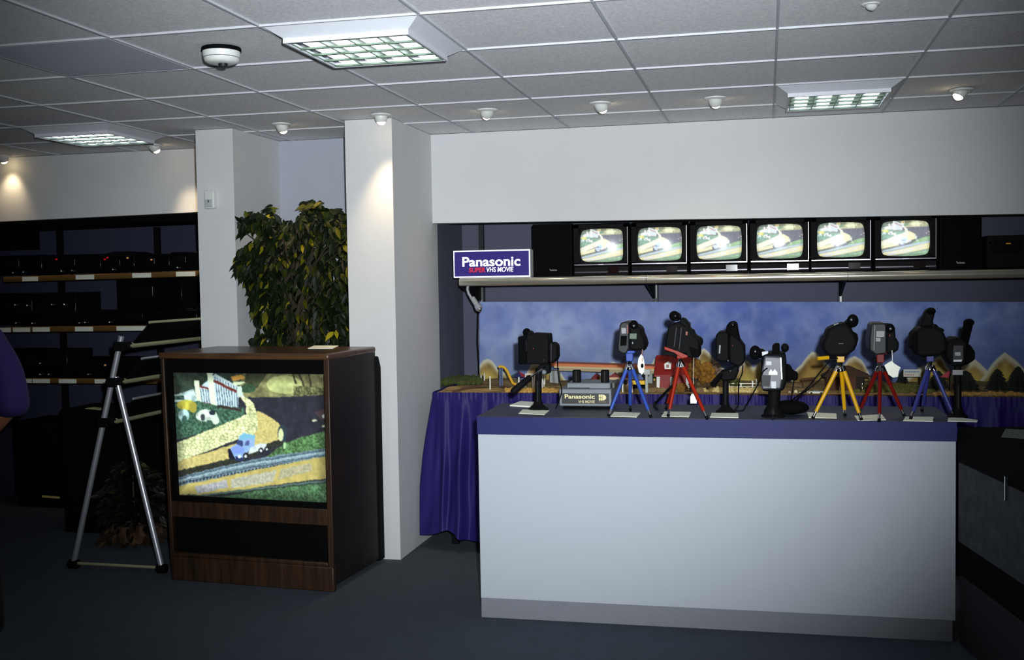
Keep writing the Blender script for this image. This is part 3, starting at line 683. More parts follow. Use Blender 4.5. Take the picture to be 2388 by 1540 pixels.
# carousel tent
t = gthing('toy_tent', 'toy tent roof of green, blue and red panels on a white pole', 'toy tent', 1210, 3.5)
ap = on_y(1210, 866, 3.5); bs = on_y(1210, 878, 3.5); hr = .055
for k, mt in enumerate((M('tent_green', (60, 104, 74), .7), M('tent_navy', (40, 36, 92), .7), M('tent_red', (160, 40, 60), .7))):
    for rep in (0, 1):
        a0 = math.pi*(1+k/3)+rep*math.pi; a1 = a0+math.pi/3; q = wmb(t)
        q.add([ap, bs+V((hr*math.cos(a0), hr*math.sin(a0), 0)), bs+V((hr*math.cos(a1), hr*math.sin(a1), 0)), bs+V((0, 0, .003))], [(0, 1, 2), (0, 2, 3), (0, 3, 1), (1, 3, 2)]).build('roof_panel', mt, t, smooth=False)
wmb(t).tube([(t.location.x, 3.5, GZ), bs], .006, 8).build('pole', MWHITE, t); wmb(t).lathe([(.004, 0), (.003, .012), (.001, .02)], ap-V((0, 0, .002)), 8).build('finial', DARKGREY, t)
# swing frames
for px, lab in ((1234, 'white toy swing frame beside the striped toy tent'), (1256, 'white toy swing frame behind the pan handle of the first camcorder stand')):
    t = gthing('toy_swing_frame', lab, 'toy swing', px, 3.4, 'white toy swing frames'); X = t.location.x
    for dx in (-.026, .026):
        for dy in (-.03, .03): wmb(t).tube([(X+dx*1.15, 3.4+dy, GZ), (X+dx*.75, 3.4, GZ+.085)], .0032, 6).build('leg', MWHITE, t)
    wmb(t).tube([(X-.024, 3.4, GZ+.085), (X+.024, 3.4, GZ+.085)], .0032, 6).build('top_bar', MWHITE, t)
# white posts
for px, y, h in ((1122, 3.72, .05), (1130, 3.84, .05), (1143, 3.3, .08), (1270, 3.6, .09), (1284, 3.75, .10), (1452, 3.2, .075), (1474, 3.2, .06)):
    b = MB(); b.lathe([(.0045, 0), (.004, h), (.001, h+.002)], (0, 0, 0), 8); o = b.build('white_post', MWHITE, loc=(on_y(px, 900, y).x, y, GZ)); tag(o, 'thin white post standing on the model landscape', 'post', 'thin white posts')
# long station / viaduct
yb = 3.74
t = gthing('model_bridge', 'long orange-topped beige model bridge behind the grey carrying case', 'model bridge', 1410, yb)
A0, A1 = on_y(1288, 846, yb), on_y(1530, 853, yb)
def slab(p0, p1, zt, zb_, y0, y1): return wmb(t).prism([(p0.x, y0, p0.z+zb_), (p1.x, y0, p1.z+zb_), (p1.x, y0, p1.z+zt), (p0.x, y0, p0.z+zt)], (0, y1-y0, 0))
slab(A0, A1, 0, -.016, yb-.06, yb+.10).build('deck', ORANGE, t); slab(A0+V((.02, 0, 0)), A1, -.0165, -.030, yb-.05, yb+.09).build('cornice', BEIGE, t); slab(A0+V((.05, 0, 0)), A1, -.030, -.048, yb-.035, yb+.08).build('beam', M('pale_beam', (166, 152, 118), .8), t)
for px, w in ((1292, 9), (1428, 13), (1512, 9)):
    q0 = on_y(px-w, 868, yb-.03); q1 = on_y(px+w, 868, yb-.03); zt = on_y(px, 864, yb).z
    wmb(t).bx(q0.x, q1.x, yb-.03, yb+.05, GZ, zt).build('pier', M('pier_grey', (140, 146, 146), .7), t)
wmb(t).prism([on_y(1279, 848, yb-.05), on_y(1289, 848, yb-.05), on_y(1287, 840, yb-.05), on_y(1281, 838, yb-.05)], (0, .05, 0)).build('red_block', M('bright_red', (196, 66, 40), .7), t)
# small houses under it
for (x0, x1, zt), cw, cr, lab in (((1380, 1398, 874), (112, 26, 34), (92, 22, 30), 'tiny dark red model house under the bridge'), ((1398, 1418, 872), (206, 184, 126), (216, 196, 160), 'tiny cream model house with an arched gable under the bridge'),
                                 ((1418, 1446, 873), (206, 176, 140), (120, 40, 40), 'tiny pink model house under the bridge behind the case post'), ((1446, 1470, 873), (198, 168, 160), (120, 30, 40), 'tiny pale model house under the bridge behind the blue tripod')):
    yh = 3.6; q0, q1 = on_y(x0, 890, yh), on_y(x1, 890, yh); t = thing('model_house', lab, 'model house', ((q0.x+q1.x)/2, yh, GZ), 0, 'tiny model houses'); w = (q1.x-q0.x)/2-.001; h = on_y((x0+x1)/2, zt, yh).z-GZ
    MB().bx(-w, w, 0, .06, 0, h*.72).build('wall', M('house_wall', cw, .8), t); MB().prism([(-w-.002, -.004, h*.72), (w+.002, -.004, h*.72), (0, -.004, h*1.08)], (0, .07, 0)).build('roof', M('house_roof', cr, .8), t)
    MB().bx(-w*.5, w*.5, -.002, .002, h*.1, h*.5).build('window', DARKGREY, t)
# grey pylon and yellow wagon
t = gthing('model_pylon', 'pale grey model pylon with a flared head left of the red barn', 'model pylon', 1508, 3.2); X = t.location.x
zt = on_y(1508, 862, 3.2).z-GZ; MB().lathe([(.011, 0), (.009, .004), (.008, zt-.03), (.008, zt-.028)], n=12).build('shaft', M('pylon_grey', (168, 174, 170), .7), t); MB().bx(-.016, .022, -.012, .012, zt-.03, zt).build('head', M('pylon_head', (172, 178, 174), .7), t, bev=.003)
t = gthing('model_wagon', 'dark model wagon with a yellow load behind the first blue tripod', 'model wagon', 1491, 3.4)
MB().bx(-.05, .05, -.016, .016, .006, .026).build('chassis', BLACKM, t); MB().bx(-.045, .045, -.014, .014, .026, .05).build('load', M('wagon_yellow', (222, 184, 24), .6), t, bev=.003)
for x in (-.035, .035):
    for y in (-.017, .017): MB().lathe([(.008, -.002), (.008, .002)], (x, y, .008), 12, axis='Y').build('wheel', BLACK, t)
# barn
yf = 3.38; q0 = on_y(1531, 893, yf); q1 = on_y(1608, 893, yf)
t = thing('model_barn', 'red-roofed model barn with red doors in white walls', 'model barn', ((q0.x+q1.x)/2, yf, GZ)); w = (q1.x-q0.x)/2
ze = on_y(1565, 877, yf).z-GZ; zr = on_y(1585, 834, yf+.12).z-GZ
MB().bx(-w, w, .006, .22, 0, ze).build('wall', MWHITE, t)
ex = .012; MB().prism([(-w-ex, -.012, ze-.004), (-w-ex, .12, zr), (-w-ex, .25, ze-.004), (-w-ex, .25, ze+.006), (-w-ex, .12, zr+.012), (-w-ex, -.012, ze+.006)][::-1], (2*w+2*ex, 0, 0)).build('roof', RED, t, smooth=False)
MB().prism([(-w, .006, ze), (-w, .22, ze), (-w, .12, zr)], (.003, 0, 0)).build('gable', RED, t, smooth=False); MB().prism([(w-.003, .006, ze), (w-.003, .22, ze), (w-.003, .12, zr)], (.003, 0, 0)).build('gable', RED, t, smooth=False)
for xc in (-w*.50, w*.46): MB().prism([(xc-.031, 0, .006), (xc+.029, 0, .006), (xc+.033, 0, ze-.002), (xc-.027, 0, ze-.002)], (0, .008, 0)).build('door', RED, t)
D0 = on_y(1558, 853, yf+.035)-V(t.location)
dm = MB(); dm.prism([D0+V((-.018, -.03, -.018)), D0+V((.018, -.03, -.018)), D0+V((.020, -.03, .012)), D0+V((0, -.03, .024)), D0+V((-.020, -.03, .012))], (0, .06, 0)); dm.build('dormer', MWHITE, t, smooth=False)
MB().bx(D0.x-.008, D0.x+.008, D0.y-.032, D0.y-.028, D0.z-.010, D0.z+.008).build('dormer_window', M('dormer_pane', (130, 70, 60), .4), t)
# shrubs and trees
def bush(px, py0, py1, y, wpx, col, label, name='model_tree', trunk=True, group=None, n=70, cat='model tree'):
    c_ = on_y(px, 900, y); zt = on_y(px, py0, y).z; zb_ = on_y(px, py1, y).z; rw = (on_y(px+wpx/2, 880, y).x-on_y(px-wpx/2, 880, y).x)/2
    t = thing(name, label, cat, (c_.x, y, GZ), 0, group); b = MB()
    for _ in range(n):
        a = random.uniform(0, 6.28); r_ = rw*math.sqrt(random.random()); f = random.random(); z = zb_-GZ+(zt-zb_)*f
        k = math.sin(math.pi*min(1, .2+.8*f))**.6; s = random.uniform(.18, .34)*rw
        b.ell((r_*math.cos(a)*k*.8, r_*math.sin(a)*.7*k, z*.96+.004), (s, s, s*.9), 8, 6)
    b.build('foliage', M('model_foliage', col, .95, noise=(70, .45), bump=(240, .9)), t)
    if trunk: MB().tube([(0, 0, 0), (.003, 0, (zb_-GZ)*.6+.02), (0, 0, (zb_+zt)/2-GZ)], [.006, .005, .003], 8).build('trunk', M('model_trunk', (70, 48, 30), .9), t)
    return t
bush(1622, 838, 880, 3.36, 42, (136, 92, 20), 'ochre model tree in front of the red barn roof')
bush(1648, 846, 893, 3.32, 46, (146, 100, 22), 'largest ochre yellow model tree right of the red barn')
bush(1669, 846, 885, 3.5, 36, (132, 108, 92), 'greyish pink model bush behind the ochre tree')
bush(1613, 888, 914, 3.2, 16, (24, 22, 20), 'small black model bush below the barn corner', n=40)
bush(1590, 897, 914, 3.18, 34, (140, 96, 30), 'low ochre model bush below the red barn', n=40)
bush(1718, 888, 904, 3.45, 40, (88, 92, 40), 'low green model bush behind the white model fence', n=40)
def fir(px, py0, y, wpx, label):
    c_ = on_y(px, 900, y); h = on_y(px, py0, y).z-GZ; rw = (on_y(px+wpx/2, 880, y).x-on_y(px-wpx/2, 880, y).x)/2
    t = thing('model_fir_tree', label, 'model tree', (c_.x, y, GZ), 0, 'dark model fir trees'); b = MB()
    for k in range(9):
        f = k/9; z = .012+f*(h-.012); r_ = rw*(1-f)**.62*1.02; n = 22; vs = []
        for j in range(n): 
            a = 2*math.pi*j/n; q = r_*(1 if j % 2 else .72)*random.uniform(.9, 1.08); vs.append((q*math.cos(a), q*math.sin(a), z+random.uniform(-.003, .003)))
        vs.append((0, 0, min(h, z+h*.26))); vs.append((0, 0, z+.006)); b.add(vs, [(j, (j+1) % n, n) for j in range(n)]+[((j+1) % n, j, n+1) for j in range(n)])
    b.build('foliage', M('fir_green', (18, 26, 18), .95, noise=(80, .4)), t, smooth=False); MB().tube([(0, 0, 0), (0, 0, .04)], .006, 8).build('trunk', M('fir_trunk', (40, 30, 22), .9), t)
for px, py0, y, w, lab in ((2105, 862, 3.8, 30, 'dark model fir tree beside the white model billboard'), (2188, 864, 3.45, 58, 'dark model fir tree behind the second blue tripod'), (2252, 864, 3.42, 74, 'wide dark model fir tree behind the last camcorder stand'), (2326, 860, 3.4, 62, 'dark model fir tree second from the right picture edge, under the last painted peak'), (2374, 854, 3.36, 66, 'tallest dark model fir tree at the right picture edge')):
    fir(px, py0, y, w, lab)
# fence
t = gthing('model_fence', 'white model ranch fence right of the ochre tree', 'model fence', 1740, 3.42); X = t.location.x
for px, h in ((1700, .035), (1728, .035), (1755, .05), (1764, .062), (1786, .04)): xx = on_y(px, 900, 3.42).x; wmb(t).bx(xx-.004, xx+.004, 3.416, 3.424, GZ, GZ+h).build('post', MWHITE, t)
for z in (.016, .034): wmb(t).bx(on_y(1698, 900, 3.42).x, on_y(1790, 900, 3.42).x, 3.418, 3.422, GZ+z-.002, GZ+z+.002).build('rail', MWHITE, t)
# brown house
yf = 3.36; q0 = on_y(1928, 910, yf); q1 = on_y(2016, 910, yf)
t = thing('model_farmhouse', 'brown model farmhouse with a wide overhanging dark roof', 'model house', ((q0.x+q1.x)/2, yf, GZ)); w = (q1.x-q0.x)/2
ze = on_y(1970, 877, yf).z-GZ; zr = on_y(1980, 853, yf+.06).z-GZ
MB().bx(-w, w*.55, 0, .16, 0, ze).build('wall', M('house_brown', (78, 44, 26), .85, noise=(60, .25)), t); MB().bx(w*.55, w, .06, .16, 0, ze).build('porch_back', M('porch_dark', (40, 30, 24), .9), t)
MB().add([(-w-.02, -.03, ze-.004), (w+.035, -.03, ze-.004), (w+.035, .19, ze-.004), (-w-.02, .19, ze-.004), (-w*.2, .07, zr), (w*.25, .07, zr)], [(0, 1, 5, 4), (1, 2, 5), (2, 3, 4, 5), (3, 0, 4), (3, 2, 1, 0)]).build('roof', M('roof_brown', (62, 44, 28), .9, noise=(80, .3)), t, smooth=False)
MB().bx(-w*.35, -w*.05, -.003, .003, .004, .045).build('door', M('door_frame_brown', (118, 88, 66), .7), t); MB().bx(-w*.30, -w*.10, -.005, .0, .006, .038).build('door_panel', M('door_dark', (62, 50, 44), .6), t)
MB().tube([(w*.97, .0, 0), (w*.97, .0, ze)], .004, 8).build('porch_post', DARKGREY, t)
for k, z in enumerate((.012, .036)):
    o = MB().lathe([(.002, -.011), (.011, -.011), (.012, 0), (.011, .011), (.002, .011)], n=14).build('milk_churn', CHROME, loc=(on_y(2011, 900, 3.35).x, 3.35, GZ+.012+k*.0235)); tag(o, ('lower' if k == 0 else 'upper')+' shiny metal drum of the pair on the model farmhouse porch', 'drum', 'shiny drums on the porch')
o = MB().tube([on_y(1868, 886, 3.5), on_y(1900, 883, 3.5)], .008, 10); lg_ = o; [None]
lg_.tube([V((on_y(1872, 886, 3.5).x, 3.5, GZ)), on_y(1872, 886, 3.5)], .004, 8); lg_.tube([V((on_y(1896, 886, 3.5).x, 3.5, GZ)), on_y(1896, 884, 3.5)], .004, 8)
tag(lg_.build('wooden_trough', M('dark_log', (80, 48, 28), .9)), 'dark brown wooden beam on legs left of the model farmhouse', 'trough')
t = gthing('toy_car', 'pale toy convertible car on the front road of the model landscape', 'toy car', 1903, 3.17)
MB().bx(-.042, .042, -.017, .017, .006, .018).build('body', M('car_pale', (206, 210, 196), .35), t, bev=.004); MB().bx(-.018, .018, -.014, .014, .012, .024).build('cabin', M('cabin_dark', (90, 96, 90), .3), t, bev=.003)
for x in (-.026, .026):
    for y in (-.017, .017): MB().lathe([(.007, -.0025), (.007, .0025)], (x, y, .007), 12, axis='Y').build('wheel', BLACK, t)
for px, r_, lab in ((1841, .008, 'small pale stone left of the toy car, the leftmost'), (1856, .011, 'small pale stone left of the toy car, the tallest'), (1866, .006, 'small pale stone left of the toy car, the smallest'), (1884, .008, 'small pale stone touching the rear of the toy car')):
    o = MB().ell((0, 0, r_*.8), (r_, r_, r_*1.2), 9, 7).build('stone', M('pale_stone', (216, 208, 170), .9, noise=(90, .3)), loc=(on_y(px, 905, 3.2).x, 3.2, GZ)); tag(o, lab, 'stone', 'pale stones by the toy car')
# billboard
t = gthing('model_billboard', 'white model billboard with faint blue and red lines', 'model billboard', 2127, 3.7)
q0, q1 = on_y(2107, 879, 3.7), on_y(2148, 862, 3.7); wmb(t).bx(q0.x, q1.x, 3.7, 3.705, q0.z, q1.z).build('board', M('billboard_white', (200, 204, 190), .7), t)
bl_ = wmb(t); wd_ = q1.x-q0.x; [bl_.bx(q0.x+wd_*(.08+k*.105), q0.x+wd_*(.15+k*.105), 3.698, 3.7, q0.z+.026, q0.z+.034) for k in range(8)]; bl_.build('blue_line', BLUEP, t)
bl_ = wmb(t); [bl_.bx(q0.x+wd_*(.08+k*.14), q0.x+wd_*(.19+k*.14), 3.698, 3.7, q0.z+.009, q0.z+.015) for k in range(4)]; bl_.build('red_line', M('line_red', (190, 130, 120), .7), t)
for f in (.1, .9): wmb(t).bx(q0.x+wd_*f-.003, q0.x+wd_*f+.003, 3.706, 3.712, GZ, q1.z-.01).build('post', BLACKM, t)
t = gthing('red_pennant', 'small red pennant on a pole among the dark model fir trees', 'pennant', 2214, 3.3)
wmb(t).prism([on_y(2192, 880, 3.3), on_y(2213, 882, 3.3), on_y(2217, 862, 3.3)], (0, .003, 0)).build('flag', M('pennant_red', (160, 44, 64), .7), t); wmb(t).tube([(t.location.x, 3.303, GZ), on_y(2216, 862, 3.303)], .0025, 6).build('pole', BLACKM, t)

# ================================================================== CAMCORDERS, TRIPODS AND STANDS ON THE COUNTER
FA = lambda x, y: (1080+x/5.134, 700+y/5.134)
FB = lambda x, y: (1380+x/5.134, 700+y/5.134)
FC = lambda x, y: (1700+x/5.134, 700+y/5.134)
FD = lambda x, y: (2000+x/4.667, 680+y/4.667)
def camcorder(label, fr, foot, Y, parts):
    """parts: (name, 'P', outline, y0, y1, material, bevel) | (name, 'E', cx, cy, rx, ry, dy, depth, material) | (name, 'T', points(x, y, dy), radius, material)"""
    t = thing('camcorder', label, 'camcorder', on_y(*fr(*foot), Y), 0, 'display camcorders on the counter')
    objs = {}
    for p in parts:
        par = t; nm = p[0]
        if '>' in nm: a_, nm = nm.split('>'); par = objs[a_]
        b = wmb(t)
        if p[1] == 'P':
            pts = [on_y(*fr(x, y), Y+p[3]) for x, y in p[2]]; b.prism(pts, (0, p[4]-p[3], 0)); o = b.build(nm, p[5], par, bev=p[6], seg=3)
        elif p[1] == 'E':
            c_ = on_y(*fr(p[2], p[3]), Y+p[6]); rx = (on_y(*fr(p[2]+p[4], p[3]), Y+p[6])-c_).length; rz = (on_y(*fr(p[2], p[3]+p[5]), Y+p[6])-c_).length
            b.ell(c_, (rx, p[7], rz), 20, 14); o = b.build(nm, p[8], par)
        else:
            pts = [on_y(*fr(x, y), Y+d) for x, y, d in p[2]]; s = (on_y(*fr(p[2][0][0]+p[3], p[2][0][1]), Y)-on_y(*fr(p[2][0][0], p[2][0][1]), Y)).length
            b.tube(pts, s, 12); o = b.build(nm, p[4], par)
        objs[nm] = o
    return t
def pstand(label, fr, base, top, w, basew, cmat=BLACK, pin=True):
    B = on_z(*fr(*base), TOPZ); Y = B.y
    t = thing('camcorder_stand', label, 'stand', B, 0, 'black camcorder stands'); T_ = on_y(*fr(*top), Y); s = (on_y(*fr(base[0]+w, base[1]), Y)-B).length/2; sb = (on_y(*fr(base[0]+basew, base[1]), Y)-B).length/2
    MB().lathe([(sb*.2, 0), (sb, 0), (sb, .006), (sb*.8, .012), (s*1.5, .026), (s, .05)], n=28).build('base', BLACK, t)
    wmb(t).tube([B+V((0, 0, .03)), T_], s, 14).build('column', cmat, t)
    if pin: wmb(t).tube([B+V((0, -s*1.0, .004)), B+V((0, -s*1.0, .14))], .0035, 8).build('front_rib', DARKGREY, t)
    return t, Y
def pan_handle(t, fr, Y, pts, grip, r=.012):
    o = wmb(t).tube([on_y(*fr(x, y), Y+d) for x, y, d in pts], .0045, 8).build('pan_handle', CHROME, t)
    q = [on_y(*fr(x, y), Y+d) for x, y, d in grip]
    wmb(t).tube([q[0], q[0]+(q[1]-q[0])*.08, q[0]+(q[1]-q[0])*.9, q[1]], [r*.7, r, r*1.15, r*.8], 12).build('grip', BLACK, o)
def tripod(label, fr, apex, feet, mat, group, head=None, legr=.0092):
    fp = [on_z(*fr(*f), TOPZ+.004) for f in feet]; Y = sum(f.y for f in fp)/3
    A = on_y(*fr(*apex), Y); t = thing('table_tripod', label, 'tripod', (A.x, Y, TOPZ), 0, group)
    for f in fp:
        d = (f-A); e = (V((d.x, d.y, 0)).normalized())*.014; s0 = A+e+V((0, 0, -.014)); dd = (f-s0)
        o = wmb(t).tube([s0, s0+dd*.86], [legr, legr*.82], 12).build('leg', mat, t)
        wmb(t).tube([s0+dd*.85, s0+dd*.97], [legr*.62, legr*.55], 10).build('tip', CHROME, o); wmb(t).tube([s0+dd*.955, f], [legr*.8, legr*.75], 10).build('foot', BLACK, o)
        wmb(t).tube([s0-dd*.05, s0+dd*.05], [legr*1.1, legr*1.1], 10).build('hinge', CHROME, o)
    MB().lathe([(.006, -.03), (.02, -.026), (.021, -.012), (.016, -.004), (.010, 0), (.010, .012), (.013, .018), (.004, .022)], A-V(t.location), 20).build('collar', CHROME, t)
    hd = wmb(t); c_ = A+V((0, 0, .034)); hd.box(c_, (.032, .03, .038)); hd.box(c_+V((0, 0, .024)), (.052, .05, .012)); hd.build('head', mat, t, bev=.003)
    wmb(t).lathe([(.004, 0), (.009, 0), (.009, .016), (.004, .018)], c_+V((-.016, -.01, -.006)), 12, axis='X', rot=Matrix.Rotation(math.pi, 3, 'Z')).build('clamp_knob', BLACK, t)
    return t, Y
BLUEM = M('blue_enamel', (44, 74, 156), .35, 0, spec=.35); REDM = M('red_enamel', (146, 32, 10), .4, 0, spec=.2); DREDM = M('deep_red_enamel', (108, 14, 8), .4, 0, spec=.2); YELM = M('yellow_enamel', (206, 154, 12), .35, 0, spec=.35); NAVYM = M('navy_enamel', (52, 58, 126), .35, 0, spec=.35)
LABG = M('label_grey', (130, 132, 136), .5, noise=(300, .5)); LABW = M('label_white', (196, 198, 202), .5, noise=(300, .3)); REDP = M('control_red', (120, 46, 30), .5); GREENP = M('control_green', (70, 90, 70), .5)
# 1: side-on camcorder with pan-handle stand
s1, Y1 = pstand('tall black stand with a long pan handle at the left end of the counter', FA, (900, 1312), (905, 820), 78, 240)
wmb(s1).prism([on_y(*FA(x, y), Y1-.03) for x, y in ((870, 830), (920, 770), (1030, 760), (1030, 880), (960, 900), (940, 850))], (0, .06, 0)).build('pan_head', BLACK, s1, bev=.006)
wmb(s1).ell(on_y(*FA(970, 865), Y1-.035), (.012, .012, .012)).build('lock_knob', MIDGREY, s1)
pan_handle(s1, FA, Y1-.03, [(985, 800, 0), (900, 860, -.03), (790, 935, -.06)], [(810, 920, -.055), (585, 1110, -.10)], .015)
camcorder('big black camcorder seen side on, on the left stand with the pan handle', FA, (960, 775), Y1, [
    ('body', 'P', [(755, 415), (830, 400), (1010, 408), (1020, 510), (1020, 760), (960, 772), (755, 772)], -.05, .07, BLACK, .006),
    ('battery', 'P', [(655, 442), (758, 436), (758, 772), (660, 770)], -.045, .06, BLACKM, .006),
    ('viewfinder', 'P', [(716, 440), (722, 385), (800, 370), (830, 405), (1010, 412), (1010, 440)], -.03, .03, BLACK, .006),
    ('viewfinder>eyecup', 'E', 762, 388, 46, 50, -.005, .035, BLACKM),
    ('lens', 'P', [(1015, 515), (1085, 508), (1125, 545), (1128, 680), (1110, 725), (1060, 765), (1015, 740)], -.04, .04, BLACK, .012),
    ('lens>focus_ring', 'P', [(1040, 520), (1062, 516), (1062, 745), (1040, 745)], -.043, .043, DARKGREY, .004),
    ('tape_door_edge', 'P', [(750, 480), (757, 480), (757, 610), (750, 610)], -.052, -.049, DARKGREY, 0),
    ('record_light', 'E', 840, 582, 8, 8, -.05, .003, REDP), ('mount_screw', 'E', 965, 722, 14, 14, -.052, .006, DARKGREY)])
# 2: grey case
c0 = on_z(*FA(1120, 1320), TOPZ)
ca = thing('carrying_case', 'grey plastic unit with two black posts and a black brand plate on the counter', 'case', (c0.x, c0.y+.05, TOPZ), .02)
q1 = on_y(*FA(1785, 1320), c0.y+.05); cw = q1.x-c0.x; hc = on_y(*FA(1120, 1065), c0.y+.05).z-TOPZ
MB().bx(.004, cw-.004, .0, .20, .014, hc).build('lower_shell', MIDGREY, ca, bev=.005)
MB().prism([(.04, .012, hc), (cw-.01, .012, hc), (cw-.01, .2, hc), (.04, .2, hc)], (0, 0, .028)).build('raised_deck', MIDGREY, ca, bev=.005)
MB().bx(.048, cw*.58, .010, .02, hc-.001, hc+.006).build('slot', DARKGREY, ca)
MB().bx(.02, cw-.02, .02, .18, 0, .016).build('base', BLACKM, ca)  # black block for the feet and the shadow between them
MB().bx(cw-.005, cw+.010, .03, .22, hc+.0, hc+.03).build('side_rail', M('rail_grey', (70, 76, 72), .5), ca, bev=.004)
for f in (.31, .84):
    o = MB().bx(cw*f-.020, cw*f+.020, .05, .085, hc+.026, hc+.088).build('post', BLACK, ca, bev=.006); MB().bx(cw*f-.0015, cw*f+.0015, .048, .052, hc+.03, hc+.084).build('post_groove', DARKGREY, o)
MB().bx(cw*.065, cw*.945, -.0025, .002, hc*.27, hc*.79).build('brand_plate', M('plate_black', (18, 15, 12), .4), ca)
GOLD = M('plate_lettering', (226, 214, 160), .5)
text('Panasonic', ca, GOLD, (cw*.12, -.003, hc*.525), X_, Z_, cw*.56, hc*.21, bold=.022); text('VHS MOVIE', ca, GOLD, (cw*.375, -.003, hc*.31), X_, Z_, cw*.305, hc*.135, bold=.004, shear=.1)
lx0 = cw*.755; lg2 = MB(); z0_, z1_ = hc*.44, hc*.74; w_ = cw*.14
lg2.prism([(lx0+w_*.47+w_*.5*math.sin(math.pi*k/12), -.0036, (z0_+z1_)/2+(z1_-z0_)/2*math.cos(math.pi*k/12)) for k in range(13)], (0, .001, 0))
for k, (a_, b_) in enumerate(((0, .46), (.54, 1))): lg2.bx(lx0, lx0+w_*.19, -.0036, -.0026, z0_+(z1_-z0_)*a_, z0_+(z1_-z0_)*b_); lg2.bx(lx0+w_*.23, lx0+w_*.42, -.0036, -.0026, z0_+(z1_-z0_)*a_, z0_+(z1_-z0_)*b_)
lg2.build('logo', GOLD, ca, smooth=False)
sb_ = MB(); [sb_.bx(lx0+w_*(k*.2), lx0+w_*(k*.2+.12), -.0034, -.0026, hc*.35, hc*.40) for k in range(5)]; sb_.build('small_print', M('dim_print', (120, 112, 90), .6), ca)
# 3: first blue tripod
t3, Y3 = tripod('shiny blue tripod standing right of the grey case', FB, (456, 770), [(198, 1392), (710, 1405), (462, 1322)], BLUEM, 'blue table tripods')
camcorder('camcorder with a white price flap on the blue tripod beside the grey case', FB, (440, 640), Y3, [
    ('body', 'P', [(330, 310), (350, 268), (440, 258), (448, 300), (448, 575), (420, 640), (370, 650), (312, 615), (305, 560), (318, 420)], -.03, .15, DARKGREY, .007),
    ('lens_side', 'P', [(446, 290), (530, 300), (585, 345), (592, 400), (622, 470), (640, 540), (622, 600), (520, 606), (446, 590)], -.02, .14, BLACK, .010),
    ('viewfinder', 'T', [(505, 300, -.02), (505, 300, .10)], 46, BLACK), ('viewfinder>eyecup', 'E', 505, 296, 52, 54, -.02, .016, BLACKM), ('viewfinder>eyepiece', 'E', 505, 311, 20, 18, -.034, .008, LENSHI),
    ('label_panel', 'P', [(355, 335), (410, 335), (412, 400), (358, 405)], -.032, -.029, LABG, 0),
    ('red_mark', 'P', [(418, 300), (432, 298), (438, 400), (424, 404)], -.033, -.029, REDP, 0), ('control_pad', 'P', [(455, 400), (540, 400), (535, 470), (450, 465)], -.023, -.019, GREENP, .001),
    ('dial', 'E', 490, 515, 10, 16, -.02, .006, SILVER), ('lower_panel', 'P', [(345, 430), (420, 430), (415, 545), (340, 550)], -.032, -.029, BLACKM, .001),
    ('hand_strap', 'P', [(600, 420), (625, 450), (642, 540), (625, 610), (608, 600), (622, 540), (605, 460)], .0, .10, BLACKM, .004)])
t = thing('price_tag', 'white paper flap with a black lens cap on the camcorder beside the grey case', 'tag', on_y(*FB(600, 620), Y3-.02))
wmb(t).tube([on_y(*FB(606, 590), Y3-.02), on_y(*FB(600, 660), Y3-.025), on_y(*FB(604, 740), Y3-.03)], .0018, 6).build('string', M('tag_string', (176, 120, 100), .8), t)
wmb(t).prism([on_y(*FB(x, y), Y3-.028) for x, y in ((590, 650), (615, 680), (632, 760), (628, 860), (600, 895), (565, 860), (548, 790), (560, 700))], (0, .002, 0)).build('paper', PAPER, t)
wmb(t).ell(on_y(*FB(604, 788), Y3-.034), (.0065, .005, .0105)).build('lens_cap', BLACK, t)
# 4: red tripod
t4, Y4 = tripod('bright red tripod in front of the model barn', FB, (1065, 740), [(914, 1395), (1385, 1425), (890, 1300)], REDM, 'red table tripods')
wmb(t4).prism([on_y(*FB(x, y), Y4-.03) for x, y in ((865, 565), (890, 560), (1005, 600), (1150, 625), (1150, 690), (1080, 700), (1000, 645), (870, 595))], (0, .05, 0)).build('tilt_plate', REDM, t4, bev=.003)
camcorder('tall camcorder tilted back on the bright red tripod', FB, (1060, 640), Y4, [
    ('body', 'P', [(918, 300), (1040, 265), (1150, 330), (1215, 420), (1285, 490), (1285, 685), (1150, 690), (1010, 625), (880, 575), (880, 520)], -.03, .15, BLACK, .007),
    ('shoulder', 'P', [(1060, 215), (1110, 225), (1165, 300), (1170, 350), (1040, 330)], -.01, .10, BLACK, .006),
    ('viewfinder', 'T', [(990, 195, -.04), (1020, 200, .08)], 56, BLACK), ('viewfinder>eyecup', 'E', 988, 192, 62, 62, -.04, .022, BLACKM), ('viewfinder>eyepiece', 'E', 1000, 192, 12, 12, -.059, .006, LENSHI),
    ('lens', 'P', [(1150, 350), (1215, 355), (1235, 430), (1300, 450), (1325, 495), (1312, 560), (1200, 560)], .02, .12, BLACK, .010),
    ('strap_ring', 'T', [(1168, 262, .02), (1184, 268, .02), (1182, 330, .02), (1165, 340, .02)], 4, DARKGREY),
    ('ridge', 'P', [(1010, 330), (1018, 330), (990, 560), (982, 560)], -.033, -.029, DARKGREY, 0), ('ridge', 'P', [(1070, 330), (1078, 330), (1050, 590), (1042, 590)], -.033, -.029, DARKGREY, 0),
    ('red_button', 'P', [(1125, 375), (1150, 380), (1146, 425), (1122, 420)], -.033, -.029, REDP, .001), ('lower_grip', 'P', [(1160, 560), (1285, 600), (1285, 690), (1200, 690)], -.04, .10, BLACKM, .006)])
t = thing('lens_cap', 'round black lens cap hanging level below the camcorder on the bright red tripod', 'lens cap', on_y(*FB(935, 645), Y4-.05))
